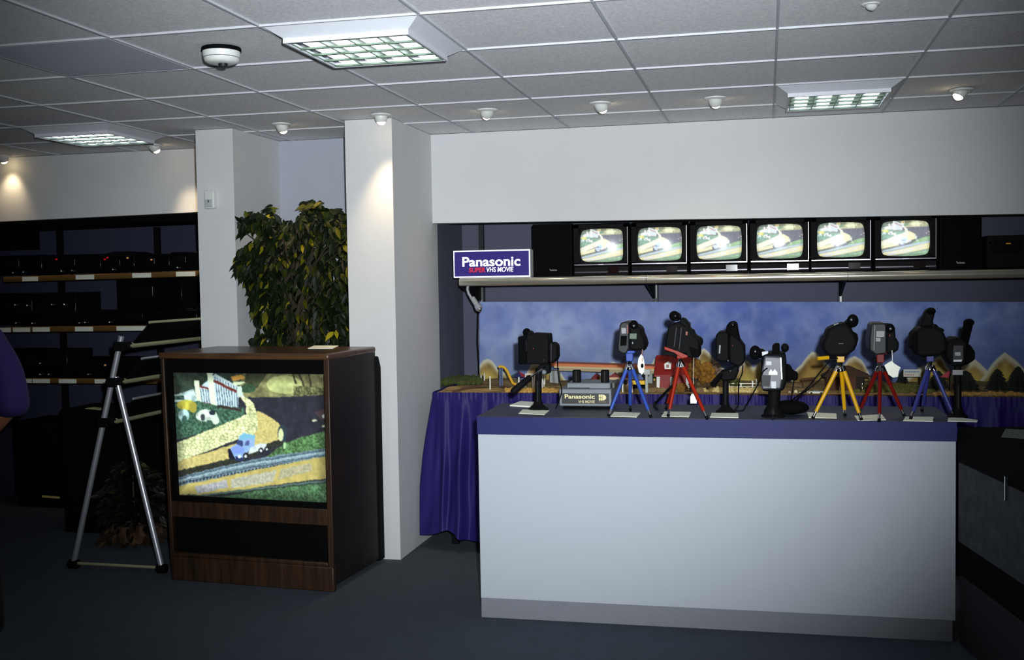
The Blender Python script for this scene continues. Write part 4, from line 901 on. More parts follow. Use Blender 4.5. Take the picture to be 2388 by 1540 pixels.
wmb(t).prism([on_y(*FB(925+78*math.cos(2*math.pi*k/20), 645+26*math.sin(2*math.pi*k/20)+8*math.cos(2*math.pi*k/20)), Y4-.05) for k in range(20)], (0, .02, 0)).build('cap', BLACK, t, bev=.002)
t = thing('price_tag', 'white price tag hanging on a string in front of the red tripod', 'tag', on_y(*FB(1215, 1120), Y4-.02))
wmb(t).tube([on_y(*FB(1222, 690), Y4-.02), on_y(*FB(1216, 900), Y4-.022), on_y(*FB(1217, 1130), Y4-.024)], .0014, 6).build('string', M('string_pale', (190, 186, 176), .8), t)
wmb(t).prism([on_y(*FB(x, y), Y4-.025) for x, y in ((1195, 1125), (1238, 1125), (1258, 1160), (1255, 1240), (1180, 1240), (1180, 1160))], (0, .002, 0)).build('card', PAPER, t)
t = thing('lens_cap', 'black oval lens cap hanging on a cord behind the white tag of the red tripod', 'lens cap', on_y(*FB(1190, 1040), Y4+.03))
wmb(t).ell(on_y(*FB(1188, 1040), Y4+.03), (.0065, .006, .0115)).build('cap', BLACK, t); wmb(t).tube([on_y(*FB(1200, 690), Y4+.03), on_y(*FB(1192, 990), Y4+.03)], .0012, 6).build('cord', BLACK, t)
# 5: black pedestal with cables
s5, Y5 = pstand('black stand between the red tripod and the grey-panelled camcorder', FB, (1602, 1345), (1605, 900), 74, 240)
wmb(s5).prism([on_y(*FB(x, y), Y5-.03) for x, y in ((1545, 850), (1640, 830), (1750, 780), (1760, 860), (1720, 960), (1560, 970), (1520, 900))], (0, .07, 0)).build('pan_head', BLACK, s5, bev=.008)
wmb(s5).tube([on_y(*FB(1545, 890), Y5-.03), on_y(*FB(1450, 1015), Y5-.09)], [.011, .015], 12).build('pan_handle', BLACK, s5)
wmb(s5).ell(on_y(*FB(1662, 850), Y5-.035), (.006, .006, .005)).build('lock_knob', CHROME, s5)
camcorder('black camcorder with a tall pointed viewfinder on the stand right of the red tripod', FB, (1660, 780), Y5, [
    ('body', 'P', [(1482, 430), (1510, 388), (1610, 380), (1642, 410), (1642, 735), (1560, 745), (1480, 715)], -.04, .14, BLACK, .009),
    ('lens_side', 'P', [(1640, 420), (1700, 400), (1790, 500), (1832, 560), (1838, 720), (1800, 790), (1740, 800), (1640, 750)], -.02, .13, BLACK, .010),
    ('viewfinder', 'P', [(1605, 390), (1612, 310), (1650, 262), (1720, 255), (1742, 290), (1760, 400), (1785, 505), (1700, 480)], -.02, .06, BLACKM, .010),
    ('viewfinder>eyepiece', 'E', 1690, 300, 26, 30, -.022, .008, BLACKG),
    ('maker_strip', 'P', [(1526, 540), (1544, 540), (1538, 640), (1520, 640)], -.043, -.039, LABG, 0), ('red_light', 'E', 1686, 545, 9, 7, -.02, .003, REDP), ('tally_knob', 'E', 1632, 728, 8, 8, -.04, .004, SILVER)])
# 6: grey-panelled camcorder
s6, Y6 = pstand('low black stand with a bright steel pin under the grey-panelled camcorder', FC, (530, 1395), (545, 1085), 150, 290, pin=False)
wmb(s6).tube([on_z(*FC(525, 1440), TOPZ)+V((0, 0, .001)), on_z(*FC(525, 1440), TOPZ)+V((0, 0, .052))], .0042, 10).build('steel_pin', CHROME, s6)
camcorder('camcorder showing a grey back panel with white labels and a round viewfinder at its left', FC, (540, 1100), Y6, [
    ('body', 'P', [(395, 660), (430, 640), (680, 640), (692, 790), (690, 980), (660, 1080), (560, 1110), (395, 1090), (378, 900)], -.02, .16, BLACK, .010),
    ('back_panel', 'P', [(425, 672), (625, 682), (640, 960), (618, 1068), (392, 1075), (385, 900)], -.045, -.015, CAMGREY, .007),
    ('chrome_edge', 'P', [(612, 690), (626, 690), (640, 950), (626, 950)], -.049, -.044, SILVER, 0),
    ('white_label', 'P', [(445, 735), (508, 735), (508, 780), (445, 780)], -.048, -.044, LABW, 0), ('mark', 'P', [(475, 895), (478, 862), (502, 830), (525, 858), (548, 828), (578, 862), (580, 898)], -.048, -.044, M('mark_reflection', (240, 236, 220), .3), 0),  # the M-shaped mark has its bright reflection painted in as a pale colour
    ('lower_label', 'P', [(505, 975), (565, 978), (562, 1060), (508, 1055)], -.048, -.044, LABW, 0), ('inset_door', 'P', [(390, 900), (500, 905), (495, 960), (485, 1040), (392, 1030)], -.048, -.044, DARKGREY, .001),
    ('viewfinder', 'T', [(315, 630, -.03), (390, 640, .04)], 60, BLACK), ('viewfinder>eyecup', 'E', 314, 630, 68, 86, -.035, .022, BLACKM), ('viewfinder>eyepiece', 'E', 315, 618, 16, 16, -.055, .006, LENSHI),
    ('viewfinder>bright_plate', 'P', [(392, 622), (470, 612), (468, 640), (398, 670)], -.03, -.02, LABW, .001),
    ('accessory_shoe', 'P', [(515, 640), (520, 545), (560, 520), (608, 525), (610, 640)], .0, .06, BLACKM, .005), ('microphone', 'E', 670, 572, 48, 54, .02, .035, BLACK),
    ('grip', 'P', [(690, 780), (745, 800), (775, 870), (835, 880), (820, 970), (740, 960), (690, 985)], .0, .12, BLACKM, .010)])
t = MB(); ap_ = on_z(*FC(735, 1385), TOPZ)
b = MB(); b.grid(lambda u, v: (math.cos(2*math.pi*u)*(.075*math.sin(math.pi*v)**.8)*(1+.12*math.sin(6*math.pi*u+4*v)), math.sin(2*math.pi*u)*(.05*math.sin(math.pi*v)**.8)*(1+.1*math.sin(10*math.pi*u)), .0325*(1-math.cos(math.pi*v))+.006*math.sin(8*math.pi*u)*math.sin(math.pi*v)**2*v), 40, 14)
tag(b.build('black_pouch', BLACKM, loc=ap_+V((0, .03, .002))), 'crumpled black cloth pouch lying beside the low stand with the steel pin', 'pouch')
# 7: yellow tripod
t7, Y7 = tripod('bright yellow tripod on the counter', FC, (1335, 785), [(1000, 1420), (1588, 1440), (1390, 1385)], YELM, 'yellow table tripod', legr=.0098)
wmb(t7).tube([on_y(*FC(1300, 700), Y7-.02), on_y(*FC(1180, 692), Y7-.05)], .004, 8).build('pan_handle', CHROME, t7); wmb(t7).tube([on_y(*FC(1190, 690), Y7-.05), on_y(*FC(1062, 702), Y7-.07)], .0088, 12).build('handle_grip', YELM, t7)
camcorder('rounded black camcorder with a ball-shaped eyecup on the bright yellow tripod', FC, (1330, 660), Y7, [
    ('body', 'P', [(1178, 350), (1300, 292), (1410, 270), (1470, 345), (1520, 430), (1545, 500), (1508, 600), (1400, 680), (1195, 680), (1118, 600), (1115, 530), (1152, 440)], -.04, .13, BLACK, .014),
    ('viewfinder', 'T', [(1470, 255, -.05), (1400, 320, .05)], 60, BLACK), ('viewfinder>eyecup', 'E', 1482, 250, 70, 80, -.05, .03, BLACKM), ('viewfinder>eyepiece', 'E', 1466, 238, 18, 18, -.078, .006, LENSHI),
    ('top_plate', 'P', [(1255, 295), (1310, 275), (1318, 292), (1262, 312)], -.02, .04, MIDGREY, .001), ('grip', 'P', [(1470, 380), (1540, 400), (1552, 470), (1520, 580), (1470, 560)], .0, .10, BLACKM, .010),
    ('strap_ring', 'T', [(1528, 405, -.03), (1540, 420, -.035), (1536, 445, -.03)], 4, DARKGREY), ('maker_print', 'P', [(1310, 515), (1370, 515), (1370, 528), (1310, 528)], -.043, -.039, DARKGREY, 0)])
# 8: deep red tripod
t8, Y8 = tripod('deep red tripod standing just right of the yellow one', FD, (245, 810), [(12, 1330), (235, 1415), (508, 1355)], DREDM, 'red table tripods')
camcorder('camcorder with a grey model label on the deep red tripod', FD, (270, 690), Y8, [
    ('body', 'P', [(145, 370), (170, 345), (300, 345), (318, 380), (318, 680), (200, 695), (128, 640), (128, 500)], -.03, .15, DARKGREY, .008),
    ('lens_side', 'P', [(312, 362), (385, 358), (410, 400), (415, 500), (455, 560), (445, 640), (400, 668), (316, 685)], -.02, .14, BLACK, .009),
    ('viewfinder', 'T', [(350, 400, -.025), (350, 400, .09)], 44, BLACK), ('viewfinder>eyecup', 'E', 350, 400, 50, 52, -.025, .014, BLACKM), ('viewfinder>eyepiece', 'E', 358, 408, 20, 17, -.037, .007, LENSHI),
    ('model_label', 'P', [(205, 432), (292, 432), (290, 495), (202, 495)], -.033, -.029, LABG, 0), ('model_label', 'P', [(200, 505), (250, 505), (248, 545), (198, 545)], -.033, -.029, LABG, 0),
    ('edge_line', 'P', [(184, 370), (190, 370), (180, 640), (174, 640)], -.033, -.029, MIDGREY, 0), ('red_light', 'E', 350, 480, 9, 12, -.022, .003, REDP)])
t = thing('price_tag', 'crumpled white price tag hanging on the deep red tripod', 'tag', on_y(*FD(372, 690), Y8-.03))
wmb(t).tube([on_y(*FD(374, 640), Y8-.03), on_y(*FD(380, 760), Y8-.035)], .0014, 6).build('string', PAPER, t)
wmb(t).prism([on_y(*FD(x, y), Y8-.036) for x, y in ((290, 805), (335, 775), (372, 755), (400, 785), (470, 828), (448, 872), (440, 930), (385, 940), (335, 905))], (0, .004, 0)).build('paper', PAPER, t, bev=.001)
# 9: second blue tripod
t9, Y9 = tripod('darker blue tripod, second from the right end of the counter', FD, (785, 800), [(575, 1388), (1050, 1362), (700, 1300)], NAVYM, 'blue table tripods')
camcorder('black camcorder with an upward tilted viewfinder on the darker blue tripod', FD, (780, 715), Y9, [
    ('body', 'P', [(640, 425), (690, 395), (830, 378), (930, 425), (972, 520), (980, 640), (900, 702), (700, 715), (640, 690), (640, 500)], -.04, .13, BLACK, .012),
    ('battery', 'P', [(596, 470), (625, 430), (650, 430), (650, 660), (590, 625)], -.03, .10, BLACKM, .010),
    ('viewfinder', 'P', [(692, 390), (700, 310), (745, 205), (790, 182), (845, 190), (842, 250), (825, 320), (828, 385)], -.02, .05, BLACK, .012), ('viewfinder>eyecup', 'E', 798, 215, 52, 40, -.01, .04, BLACKM), ('lens_side', 'P', [(850, 350), (890, 390), (940, 410), (950, 440), (850, 430)], .0, .08, BLACK, .006)])
# 10: last stand
s10, Y10 = pstand('black stand at the right end of the counter', FD, (1090, 1368), (1088, 810), 84, 230)
camcorder('camcorder with a long raised viewfinder tube on the rightmost stand', FD, (1090, 820), Y10, [
    ('body', 'P', [(960, 610), (985, 545), (1050, 502), (1130, 510), (1200, 550), (1175, 815), (1050, 825), (965, 735)], -.02, .14, BLACK, .012),
    ('lens_side', 'P', [(1170, 540), (1235, 590), (1285, 660), (1280, 745), (1235, 775), (1170, 815)], -.01, .10, BLACKM, .010),
    ('back_panel', 'P', [(1040, 585), (1155, 580), (1160, 750), (1130, 775), (1030, 770)], -.028, -.018, DARKGREY, .004),
    ('white_label', 'P', [(1060, 662), (1122, 662), (1122, 700), (1060, 700)], -.032, -.027, LABG, 0), ('lower_label', 'P', [(1045, 745), (1135, 742), (1132, 765), (1045, 765)], -.032, -.027, LABW, 0),
    ('viewfinder', 'T', [(1205, 340, -.05), (1195, 400, -.02), (1155, 560, .04)], 52, BLACK), ('viewfinder>eyecup', 'E', 1210, 338, 60, 42, -.05, .03, BLACKM)])
wmb(s10).bx(on_y(*FD(1022, 850), Y10).x, on_y(*FD(1132, 850), Y10).x, Y10-.03, Y10-.026, on_y(*FD(1080, 902), Y10).z, on_y(*FD(1080, 850), Y10).z).build('white_label', LABG, s10)
# cards lying on the counter
for fr, pts, lab, mt, h in (
    (FA, [(560, 1272), (690, 1225), (852, 1236), (805, 1288)], 'white booklet lying behind the leftmost camcorder stand', PAPER, .006),
    (FA, [(665, 1362), (715, 1316), (1030, 1328), (975, 1378)], 'pale card lying in front of the leftmost camcorder stand', PAPERG, .002),
    (FA, [(1765, 1397), (1810, 1345), (2125, 1357), (2080, 1407)], 'pale card lying between the front feet of the first blue tripod', PAPERG, .002),
    (FB, [(835, 1397), (870, 1340), (1190, 1346), (1165, 1405)], 'pale card lying under the bright red tripod', PAPERG, .002),
    (FB, [(1415, 1407), (1435, 1357), (1755, 1361), (1757, 1415)], 'pale card lying in front of the stand right of the red tripod', PAPERG, .002),
    (FC, [(955, 1412), (935, 1350), (1285, 1366), (1290, 1420)], 'pale card lying at the left foot of the yellow tripod', PAPERG, .002),
    (FC, [(1540, 1450), (1500, 1392), (1830, 1376), (1880, 1440)], 'pale card lying between the yellow and the deep red tripods', PAPERG, .002),
    (FD, [(495, 1412), (520, 1370), (825, 1371), (820, 1420)], 'pale card lying at the left foot of the darker blue tripod', PAPERG, .002),
    (FD, [(980, 1417), (985, 1380), (1120, 1378), (1310, 1407), (1300, 1425)], 'greyish card lying at the right end of the counter top', PAPER, .002)):
    P_ = [on_z(*fr(*q), TOPZ) for q in pts]; c_ = sum(P_, V())/len(P_); b = MB(); b.o = c_; b.prism(P_, (0, 0, h)); o = b.build('booklet' if h > .004 else 'price_card', mt, loc=c_+V((0, 0, .0006))); tag(o, lab, 'booklet' if h > .004 else 'card', None if h > .004 else 'cards on the counter')
# cables
def cable(pts, fr, lab, r_=.003):
    P_ = [on_y(*fr(x, y), Y) if Y > 0 else on_z(*fr(x, y), TOPZ+r_) for x, y, Y in pts]; Q = []
    for i in range(len(P_)-1):
        p0, p1, p2, p3 = P_[max(0, i-1)], P_[i], P_[i+1], P_[min(len(P_)-1, i+2)]
        for k in range(6):
            u = k/6; Q.append(.5*((2*p1)+(p2-p0)*u+(2*p0-5*p1+4*p2-p3)*u*u+(3*p1-p0-3*p2+p3)*u**3))
    for q in Q+[P_[-1]]: q.z = max(q.z, TOPZ+r_)
    tag(MB().tube(Q+[P_[-1]], r_, 7).build('cable', BLACK), lab, 'cable', 'black camcorder cables')
cable([(1810, 780, Y5), (1800, 880, Y5), (1760, 1000, Y5), (1752, 1270, 0), (1700, 1335, 0)], FB, 'black cable dropping straight from the tall-viewfinder camcorder to the counter')
cable([(460, 815, Y6-.05), (400, 870, Y6-.05), (350, 1000, Y6), (215, 1255, 0), (170, 1320, 0), (60, 1325, 0)], FC, 'black cable looping from the grey back panel down to the left on the counter')
cable([(1200, 730, Y7), (1040, 930, Y7), (940, 1050, Y7), (830, 1140, Y7), (650, 1285, 0)], FC, 'black cable running from the yellow tripod down to the black pouch, the lower of two')
cable([(1260, 760, Y7), (1080, 960, Y7), (960, 1060, Y7), (850, 1150, Y7), (760, 1290, 0)], FC, 'black cable running from the yellow tripod down to the black pouch, the upper of two')
cable([(780, 960, Y6), (765, 1060, Y6), (745, 1190, Y6), (740, 1290, 0)], FC, 'black cable hanging from the grip of the grey-panelled camcorder')
cable([(1128, 600, Y1-.02), (1130, 720, Y1), (1135, 860, Y1), (1150, 960, Y1), (1180, 1100, Y1), (1110, 1300, 0)], FA, 'black cable hanging from the lens of the side-on camcorder')
cable([(1000, 1000, Y4), (900, 1090, Y4), (770, 1230, 0), (750, 1270, 0), (790, 1310, 0)], FB, 'black strap trailing on the counter left of the bright red tripod', .006)

# ================================================================== DARK EQUIPMENT SHELVES (left)
LYF = 3.66
L_ = lambda px, py: on_y(px, py, LYF)
su = thing('shelving_unit', 'wall shelving with bronze label rails holding dark audio equipment', 'shelving', (-4.6, LYF, 0))
ROWS = []                                            # (rail line left, rail line right, thickness px)
for (xa, ya), (xb, yb_), th in (((0, 646), (457, 631), 14), ((0, 763), (457, 757), 14), ((0, 882), (457, 884), 13)):
    A0, A1 = L_(xa, ya), L_(xb, yb_); sl_ = (A1.z-A0.z)/(A1.x-A0.x); hh = (L_(xb, yb_).z-L_(xb, yb_+th).z)
    xl, xr = -5.34, -3.345; zf = lambda x, A0=A0, sl_=sl_: A0.z+(x-A0.x)*sl_
    wmb(su).prism([(xl, LYF+.012, zf(xl)), (xr, LYF+.012, zf(xr)), (xr, LYF+.012, zf(xr)-hh), (xl, LYF+.012, zf(xl)-hh)], (0, .41, 0)).build('shelf_board', BLACKM, su, smooth=False)
    rl = wmb(su); pr = []
    for k in range(7):
        a = math.pi*k/6; pr.append((LYF+.012-.012*math.sin(a), -hh/2-math.cos(a)*hh/2))
    rl.add([(xl, y, zf(xl)+z) for y, z in pr]+[(xr, y, zf(xr)+z) for y, z in pr], [(k, k+7, k+8, k+1) for k in range(6)]+[tuple(range(6, -1, -1)), tuple(range(7, 14))]); rl.build('label_rail', BROWNRAIL, su)
    ROWS.append((zf, hh))
for px in (367, 140): X = on_y(px, 560, 4.08).x; wmb(su).bx(X-.018, X+.018, 4.06, 4.098, .1, on_y(px, 530, 4.08).z).build('upright', BLACK, su)
wmb(su).bx(-5.34, -3.345, 3.70, 4.09, .10, .62).build('base_cabinet', BLACKM, su); wmb(su).bx(-5.34, -3.345, 3.73, 4.09, 0, .10).build('plinth', BLACKM, su)
# price tickets in the rails
TK = [(0, 52, 89, 'half-lit price ticket at the left end of the top label rail'), (0, 177, 220, 'price ticket second from the left in the top label rail'), (0, 309, 353, 'price ticket second from the right in the top label rail'), (0, 411, 456, 'brightest price ticket at the right end of the top label rail, against the pillar'),
      (1, -4, 21, 'greenish price ticket at the left picture edge in the middle label rail'), (1, 26, 66, 'left one of the two close price tickets in the middle label rail'), (1, 72, 112, 'right one of the two close price tickets in the middle label rail'), (1, 171, 213, 'price ticket standing alone in the middle of the middle label rail'), (1, 268, 338, 'longest price ticket in the middle label rail, beside the slanted tray'),
      (2, 48, 66, 'short price ticket next to the dark shirt in the lowest label rail'), (2, 68, 108, 'greenish bright price ticket in the lowest label rail'), (2, 129, 170, 'price ticket in the middle of the lowest label rail'), (2, 213, 248, 'price ticket beside the silver frame clamp in the lowest label rail')]
for row, xa, xb, lab in TK:
    zf, hh = ROWS[row]; x0, x1 = L_(xa, 640).x, L_(xb, 640).x; z0 = zf((x0+x1)/2)
    o = MB().bx(-(x1-x0)/2, (x1-x0)/2, -.0015, 0, -hh*.92, -hh*.14).build('price_ticket', TICKET, loc=((x0+x1)/2, LYF-.002, z0)); tag(o, lab, 'price ticket', 'price tickets in the label rails')
for (xa, xb, py), lab in (((98, 138, 1156), 'lone yellowish ticket low on the dark base cabinet'),):
    x0, x1 = on_y(xa, py, 3.69).x, on_y(xb, py, 3.69).x; z = on_y(xa, py, 3.69).z
    o = MB().prism([(x0, 0, 0), (x1, 0, -.006), (x1, 0, -.018), (x0, 0, -.014)], (0, .01, 0)).build('price_ticket', M('ticket_yellowed', (206, 190, 120), .7, noise=(200, .2)), loc=(0, 3.688, z)); tag(o, lab, 'price ticket', 'price tickets in the label rails')
# equipment
KNOB = M('polished_knob', (210, 210, 214), .18, 1.0)
def device(name, cat, lab, row, xa, xb, ytop, knobs=(), lid=0, depth=.30, yoff=.05, leds=(), zbase=None):
    zf, hh = ROWS[row]; yF = LYF+yoff; x0, x1 = on_y(xa, 640, yF).x, on_y(xb, 640, yF).x; xc = (x0+x1)/2; zb_ = max(zf(x0), zf(x1)) if zbase is None else zbase
    t = thing(name, lab, cat, (xc, yF, zb_+.001), 0, 'black audio equipment on the shelves'); w = (x1-x0)/2; h = on_y((xa+xb)/2, ytop, yF).z-zb_
    depth = min(depth, 4.05-yF)
    for fx in (-w*.8, w*.8):
        for fy in (.03, depth-.04): MB().lathe([(.012, 0), (.012, .011)], (fx, fy, 0), 12).build('foot', BLACKM, t)
    MB().bx(-w, w, .012, depth, .010, h-lid).build('body', BLACK, t, bev=.003)
    MB().bx(-w+.001, w-.001, 0, .014, .012, h-lid-.002).build('front_panel', BLACKG, t, bev=.002)
    if lid: MB().prism([(-w*.95, .02, h-lid), (-w*.8, .02, h-lid*.3), (-w*.4, .02, h), (w*.5, .02, h), (w*.85, .02, h-lid*.3), (w*.97, .02, h-lid)], (0, depth-.06, 0)).build('lid', BLACK, t)
    MB().bx(-w*.55, w*.1, -.002, .002, (h-lid)*.45, (h-lid)*.75).build('display', M('smoked_display', (12, 12, 16), .2), t)
    for kx, ky in knobs:
        q = on_y(kx, ky, yF-.012)-V(t.location); MB().lathe([(.005, .014), (.006, .006), (.009, .003), (.0095, -.003), (.0065, -.008), (.002, -.010)], q, 16, axis='Y').build('knob', KNOB, t)
    for kx, ky, col in leds:
        q = on_y(kx, ky, yF-.004)-V(t.location); MB().bx(q.x-.007, q.x+.007, -.004, .003, q.z-.005, q.z+.005).build('indicator', col, t)
AMB = M('amber_led', (170, 110, 50), .4, emit=((220, 150, 80), .35))
device('video_recorder', 'video recorder', 'flat black recorder at the left end of the top dark shelf', 0, -20, 98, 596, ((30, 637), (54, 635)))
device('video_recorder', 'video recorder', 'flat black recorder with two bright knobs, second from the left on the top dark shelf', 0, 102, 236, 594, ((143, 633), (168, 632)), leds=((131, 605, LED),))
device('record_player', 'record player', 'black turntable with a humped lid and red lights on the top dark shelf', 0, 240, 314, 587, ((263, 629),), lid=.03, leds=((229+3+12, 605, LED), (250, 601, LED), (297, 602, AMB)))
device('video_recorder', 'video recorder', 'flat black recorder behind the second ticket from the right on the top dark shelf', 0, 318, 396, 593, (), leds=((353, 606, AMB),))
device('video_recorder', 'video recorder', 'slightly taller black recorder against the pillar on the top dark shelf', 0, 399, 462, 588, ((414, 625),))
device('stereo_system', 'stereo system', 'big black stereo with four bright knobs at the left of the middle dark shelf', 1, -50, 174, 684, ((35, 712), (63, 713), (121, 711), (150, 711), (37, 754), (75, 755)), leds=())
device('amplifier', 'amplifier', 'low black amplifier under the square monitor on the middle dark shelf', 1, 178, 456, 724, ((125+60, 754), (198, 753), (255, 752)))
zt = on_y(350, 723, LYF+.06).z
device('monitor', 'monitor', 'square black monitor on top of the low amplifier', 1, 272, 423, 650, (), zbase=zt, yoff=.06)
device('tape_deck', 'tape deck', 'long black tape deck behind the dark shirt on the lowest dark shelf', 2, -30, 150, 818, ((93, 848), (93, 874), (113, 874)))
device('tape_deck', 'tape deck', 'black tape deck behind the silver frame leg on the lowest dark shelf', 2, 155, 330, 838, ((205, 874),), leds=((245, 852, AMB),))

# ================================================================== SILVER TUBE DISPLAY RACK
F1, F2 = on_z(172, 1318, .02), on_z(385, 1325, .02); RY = F1.y; TP = on_y(283, 785, RY); JT = on_y(266, 884, RY)
rk = thing('display_rack', 'silver tube A-frame display rack with slanted black trays, left of the big television', 'display rack', (-3.6, RY, 0))
RL = .98; TR_ = .0165
def arow(y):
    dy = V((0, y, 0)); A_, B_ = V((F1.x, RY, .03)), V((F2.x, RY, .03))
    for p, q in ((A_, V((TP.x, RY, TP.z))), (B_, V((JT.x+.012, RY, JT.z+.01)))): wmb(rk).tube([p+dy, q+dy], TR_, 14).build('leg', SILVER, rk)
    wmb(rk).tube([A_+dy+V((.02, 0, 0)), B_+dy-V((.02, 0, 0))], .0085, 10).build('cross_bar', CREAM, rk)
    for p in (A_, B_): wmb(rk).tube([p+dy+V((-.028, 0, -.004)), p+dy+V((.028, 0, -.004))], .026, 12).build('foot_block', BLACK, rk, bev=.004)
arow(0); arow(RL)
def onleg(z): f = (z-.03)/(TP.z-.03); return F1.x+(TP.x-F1.x)*f
for py, zz in ((808, None), (892, None), (985, None)):
    p = on_y({808: 288, 892: 264, 985: 238}[py], py, RY); X = onleg(p.z)
    for y in (0, RL):
        b = wmb(rk); b.box((X+.012, RY+y, p.z), (.062, .058, .052)); b.tube([(X+.03, RY+y-.01, p.z+.006), (X+.075, RY+y-.01, p.z+.006)], .022, 12); b.tube([(X-.035, RY+y, p.z), (X-.015, RY+y, p.z)], .014, 10); b.build('clamp', BLACK, rk, bev=.006)
    x0 = X+.06; z0 = p.z+.004
    wmb(rk).tube([(x0, RY-.01, z0), (x0, RY+RL+.01, z0)], .0165, 12).build('rail', CREAM, rk)
    dx, dz = .112, .112
    b = wmb(rk); b.prism([(x0, RY+.03, z0+.012), (x0, RY+RL-.02, z0+.012), (x0+dx, RY+RL-.02, z0+.012+dz), (x0+dx, RY+.03, z0+.012+dz)], (.006, 0, -.010)); b.build('tray', BLACKM, rk)
    wmb(rk).tube([(x0+dx+.006, RY+.02, z0+dz+.014), (x0+dx+.006, RY+RL, z0+dz+.014)], .0075, 8).build('tray_lip', CREAM if py == 808 else SILVER, rk)
    if py == 808:
        for y in (.32, .58, .80): wmb(rk).tube([(x0+.01, RY+y, z0+.024), (x0+dx*.92, RY+y, z0+.020+dz*.92)], .0045, 8).build('divider_rod', SILVER, rk)
    else: wmb(rk).tube([(x0+.012, RY+.05, z0+.03), (x0+.012, RY+RL, z0+.03)], .003, 8).build('divider_rod', SILVER, rk)
q = [on_z(x, y, .80) for x, y in ((199, 954), (218, 951), (237, 953), (236, 957))]
o = MB().prism([V(p) for p in q], (0, 0, .004)).build('price_ticket', M('ticket_dull', (190, 190, 140), .7, noise=(200, .2))); tag(o, 'lone dull ticket on the dark box left of the silver frame leg', 'price ticket', 'price tickets in the label rails')
c_ = sum(q, V())/4
sb2 = thing('storage_box', 'black box standing in the dark behind the silver rack', 'box', (c_.x, c_.y+.12, 0)); MB().bx(-.22, .2, -.16, .2, 0, .79).build('body', BLACKM, sb2, bev=.004); MB().bx(-.225, .205, -.165, .205, .76, .7995).build('lid', BLACKM, sb2, bev=.004)

# ================================================================== PLANTS
def M_leaf(name, stops, rough=.5, spec=.2):
    mt = M(name, (40, 60, 20), rough, spec=spec); nt = mt.node_tree; g_ = nt.nodes.new('ShaderNodeNewGeometry')
    nt.links.new(ramp(mt, g_.outputs['Random Per Island'], stops), nt.nodes['Principled BSDF'].inputs['Base Color']); return mt
def leaf(b, p, d, nrm, ln, wd_):
    d = d.normalized(); s = d.cross(nrm); s = s.normalized() if s.length > 1e-4 else d.orthogonal().normalized(); n = s.cross(d)
    pr = [(0, 0), (.18, .62), (.42, 1), (.68, .72), (.88, .26), (1, 0)]; vs = []
    for f, w in pr:
        c_ = p+d*ln*f-V((0, 0, 1))*ln*.18*f*f
        vs += [c_-s*wd_*w/2+n*wd_*.16*w, c_, c_+s*wd_*w/2+n*wd_*.16*w]
    fs = []
    for i in range(5):
        a = i*3; fs += [(a, a+1, a+4, a+3), (a+1, a+2, a+5, a+4)]
    b.add(vs, fs)
FE = lambda x, y: (440+x/4.053, 440+y/4.053)
OUT = [(445, 640), (520, 560), (610, 490), (690, 450), (800, 400), (700, 420), (600, 380), (560, 400), (520, 440), (480, 440), (470, 310), (520, 240), (600, 235), (700, 240), (715, 185), (770, 150), (800, 230), (890, 315), (1000, 330), (1040, 300), (1040, 240), (1130, 220), (1050, 150), (1120, 115), (1220, 120), (1320, 215), (1410, 195), (1480, 240), (1560, 260), (1600, 500), (1600, 1500), (600, 1500), (640, 1440), (560, 1440), (660, 1350), (760, 1290), (660, 1290), (600, 1160), (570, 960), (525, 850), (470, 850), (440, 760)]
def pip(x, y, P_):
    r_ = False; n = len(P_)
    for i in range(n):
        (x0, y0), (x1, y1) = P_[i], P_[(i+1) % n]
        if (y0 > y) != (y1 > y) and x < (x1-x0)*(y-y0)/(y1-y0)+x0: r_ = not r_
    return r_
pc = on_y(*FE(1020, 1400), 3.16)
fp_ = thing('potted_fig_tree', 'tall leafy potted fig tree in the alcove between the two white pillars', 'potted plant', (pc.x, 3.16, 0))
LEAFM = M_leaf('fig_leaf', [(0, (7, 14, 4)), (.6, (15, 27, 6)), (.88, (34, 44, 9)), (.972, (96, 92, 14)), (1, (160, 146, 24))], .5, .2)  # rare yellow stops paint in the few leaves lit yellow
fb = wmb(fp_); br = wmb(fp_); cnt = 0; tips = []
while cnt < 2300:
    x, y = random.uniform(430, 1600), random.uniform(110, 1500)
    if not pip(x, y, OUT): continue
    if random.random() < .25 and not (x < 700 or y < 500): continue
    Y = random.uniform(3.02, 3.40) if x > 600 else random.uniform(2.95, 3.2)
    p = on_y(*FE(x, y), Y)
    if p.x < -3.07+.02 and Y > 2.84: p.y = random.uniform(2.86, 3.05); p = on_y(*FE(x, y), p.y)
    if p.x < -3.0 and p.y > 2.8: p.y = random.uniform(2.78, 2.82); p = on_y(*FE(x, y), p.y)
    out = V((p.x-pc.x, p.y-3.25, 0)); out = out.normalized() if out.length > .01 else V((0, -1, 0))
    d = (out*random.uniform(.1, .7)+V((random.uniform(-.5, .5), random.uniform(-.6, .1), random.uniform(-1.1, -.25))))
    if y < 330: d = V((random.uniform(-1, 1), random.uniform(-.6, .2), random.uniform(-.5, .5)))
    leaf(fb, p-d.normalized()*.03, d, V((random.uniform(-.6, .6), -1, random.uniform(.0, .9))), random.uniform(.055, .088), random.uniform(.024, .036)); cnt += 1
    if cnt % 14 == 0: tips.append(p)
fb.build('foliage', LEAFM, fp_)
TR0 = V((pc.x, 3.16, .30))
for k in range(3): br.tube([TR0+V((.03*math.cos(k*2.1), .03*math.sin(k*2.1), 0)), TR0+V((.035*math.cos(k*2.1+1.5), .03*math.sin(k*2.1+1.5), .5)), TR0+V((.03*math.cos(k*2.1+3), .03*math.sin(k*2.1+3), 1.0)), TR0+V((.05*math.cos(k*2.1+4), .03*math.sin(k*2.1+4), 1.35))], [.014, .013, .011, .007], 8)
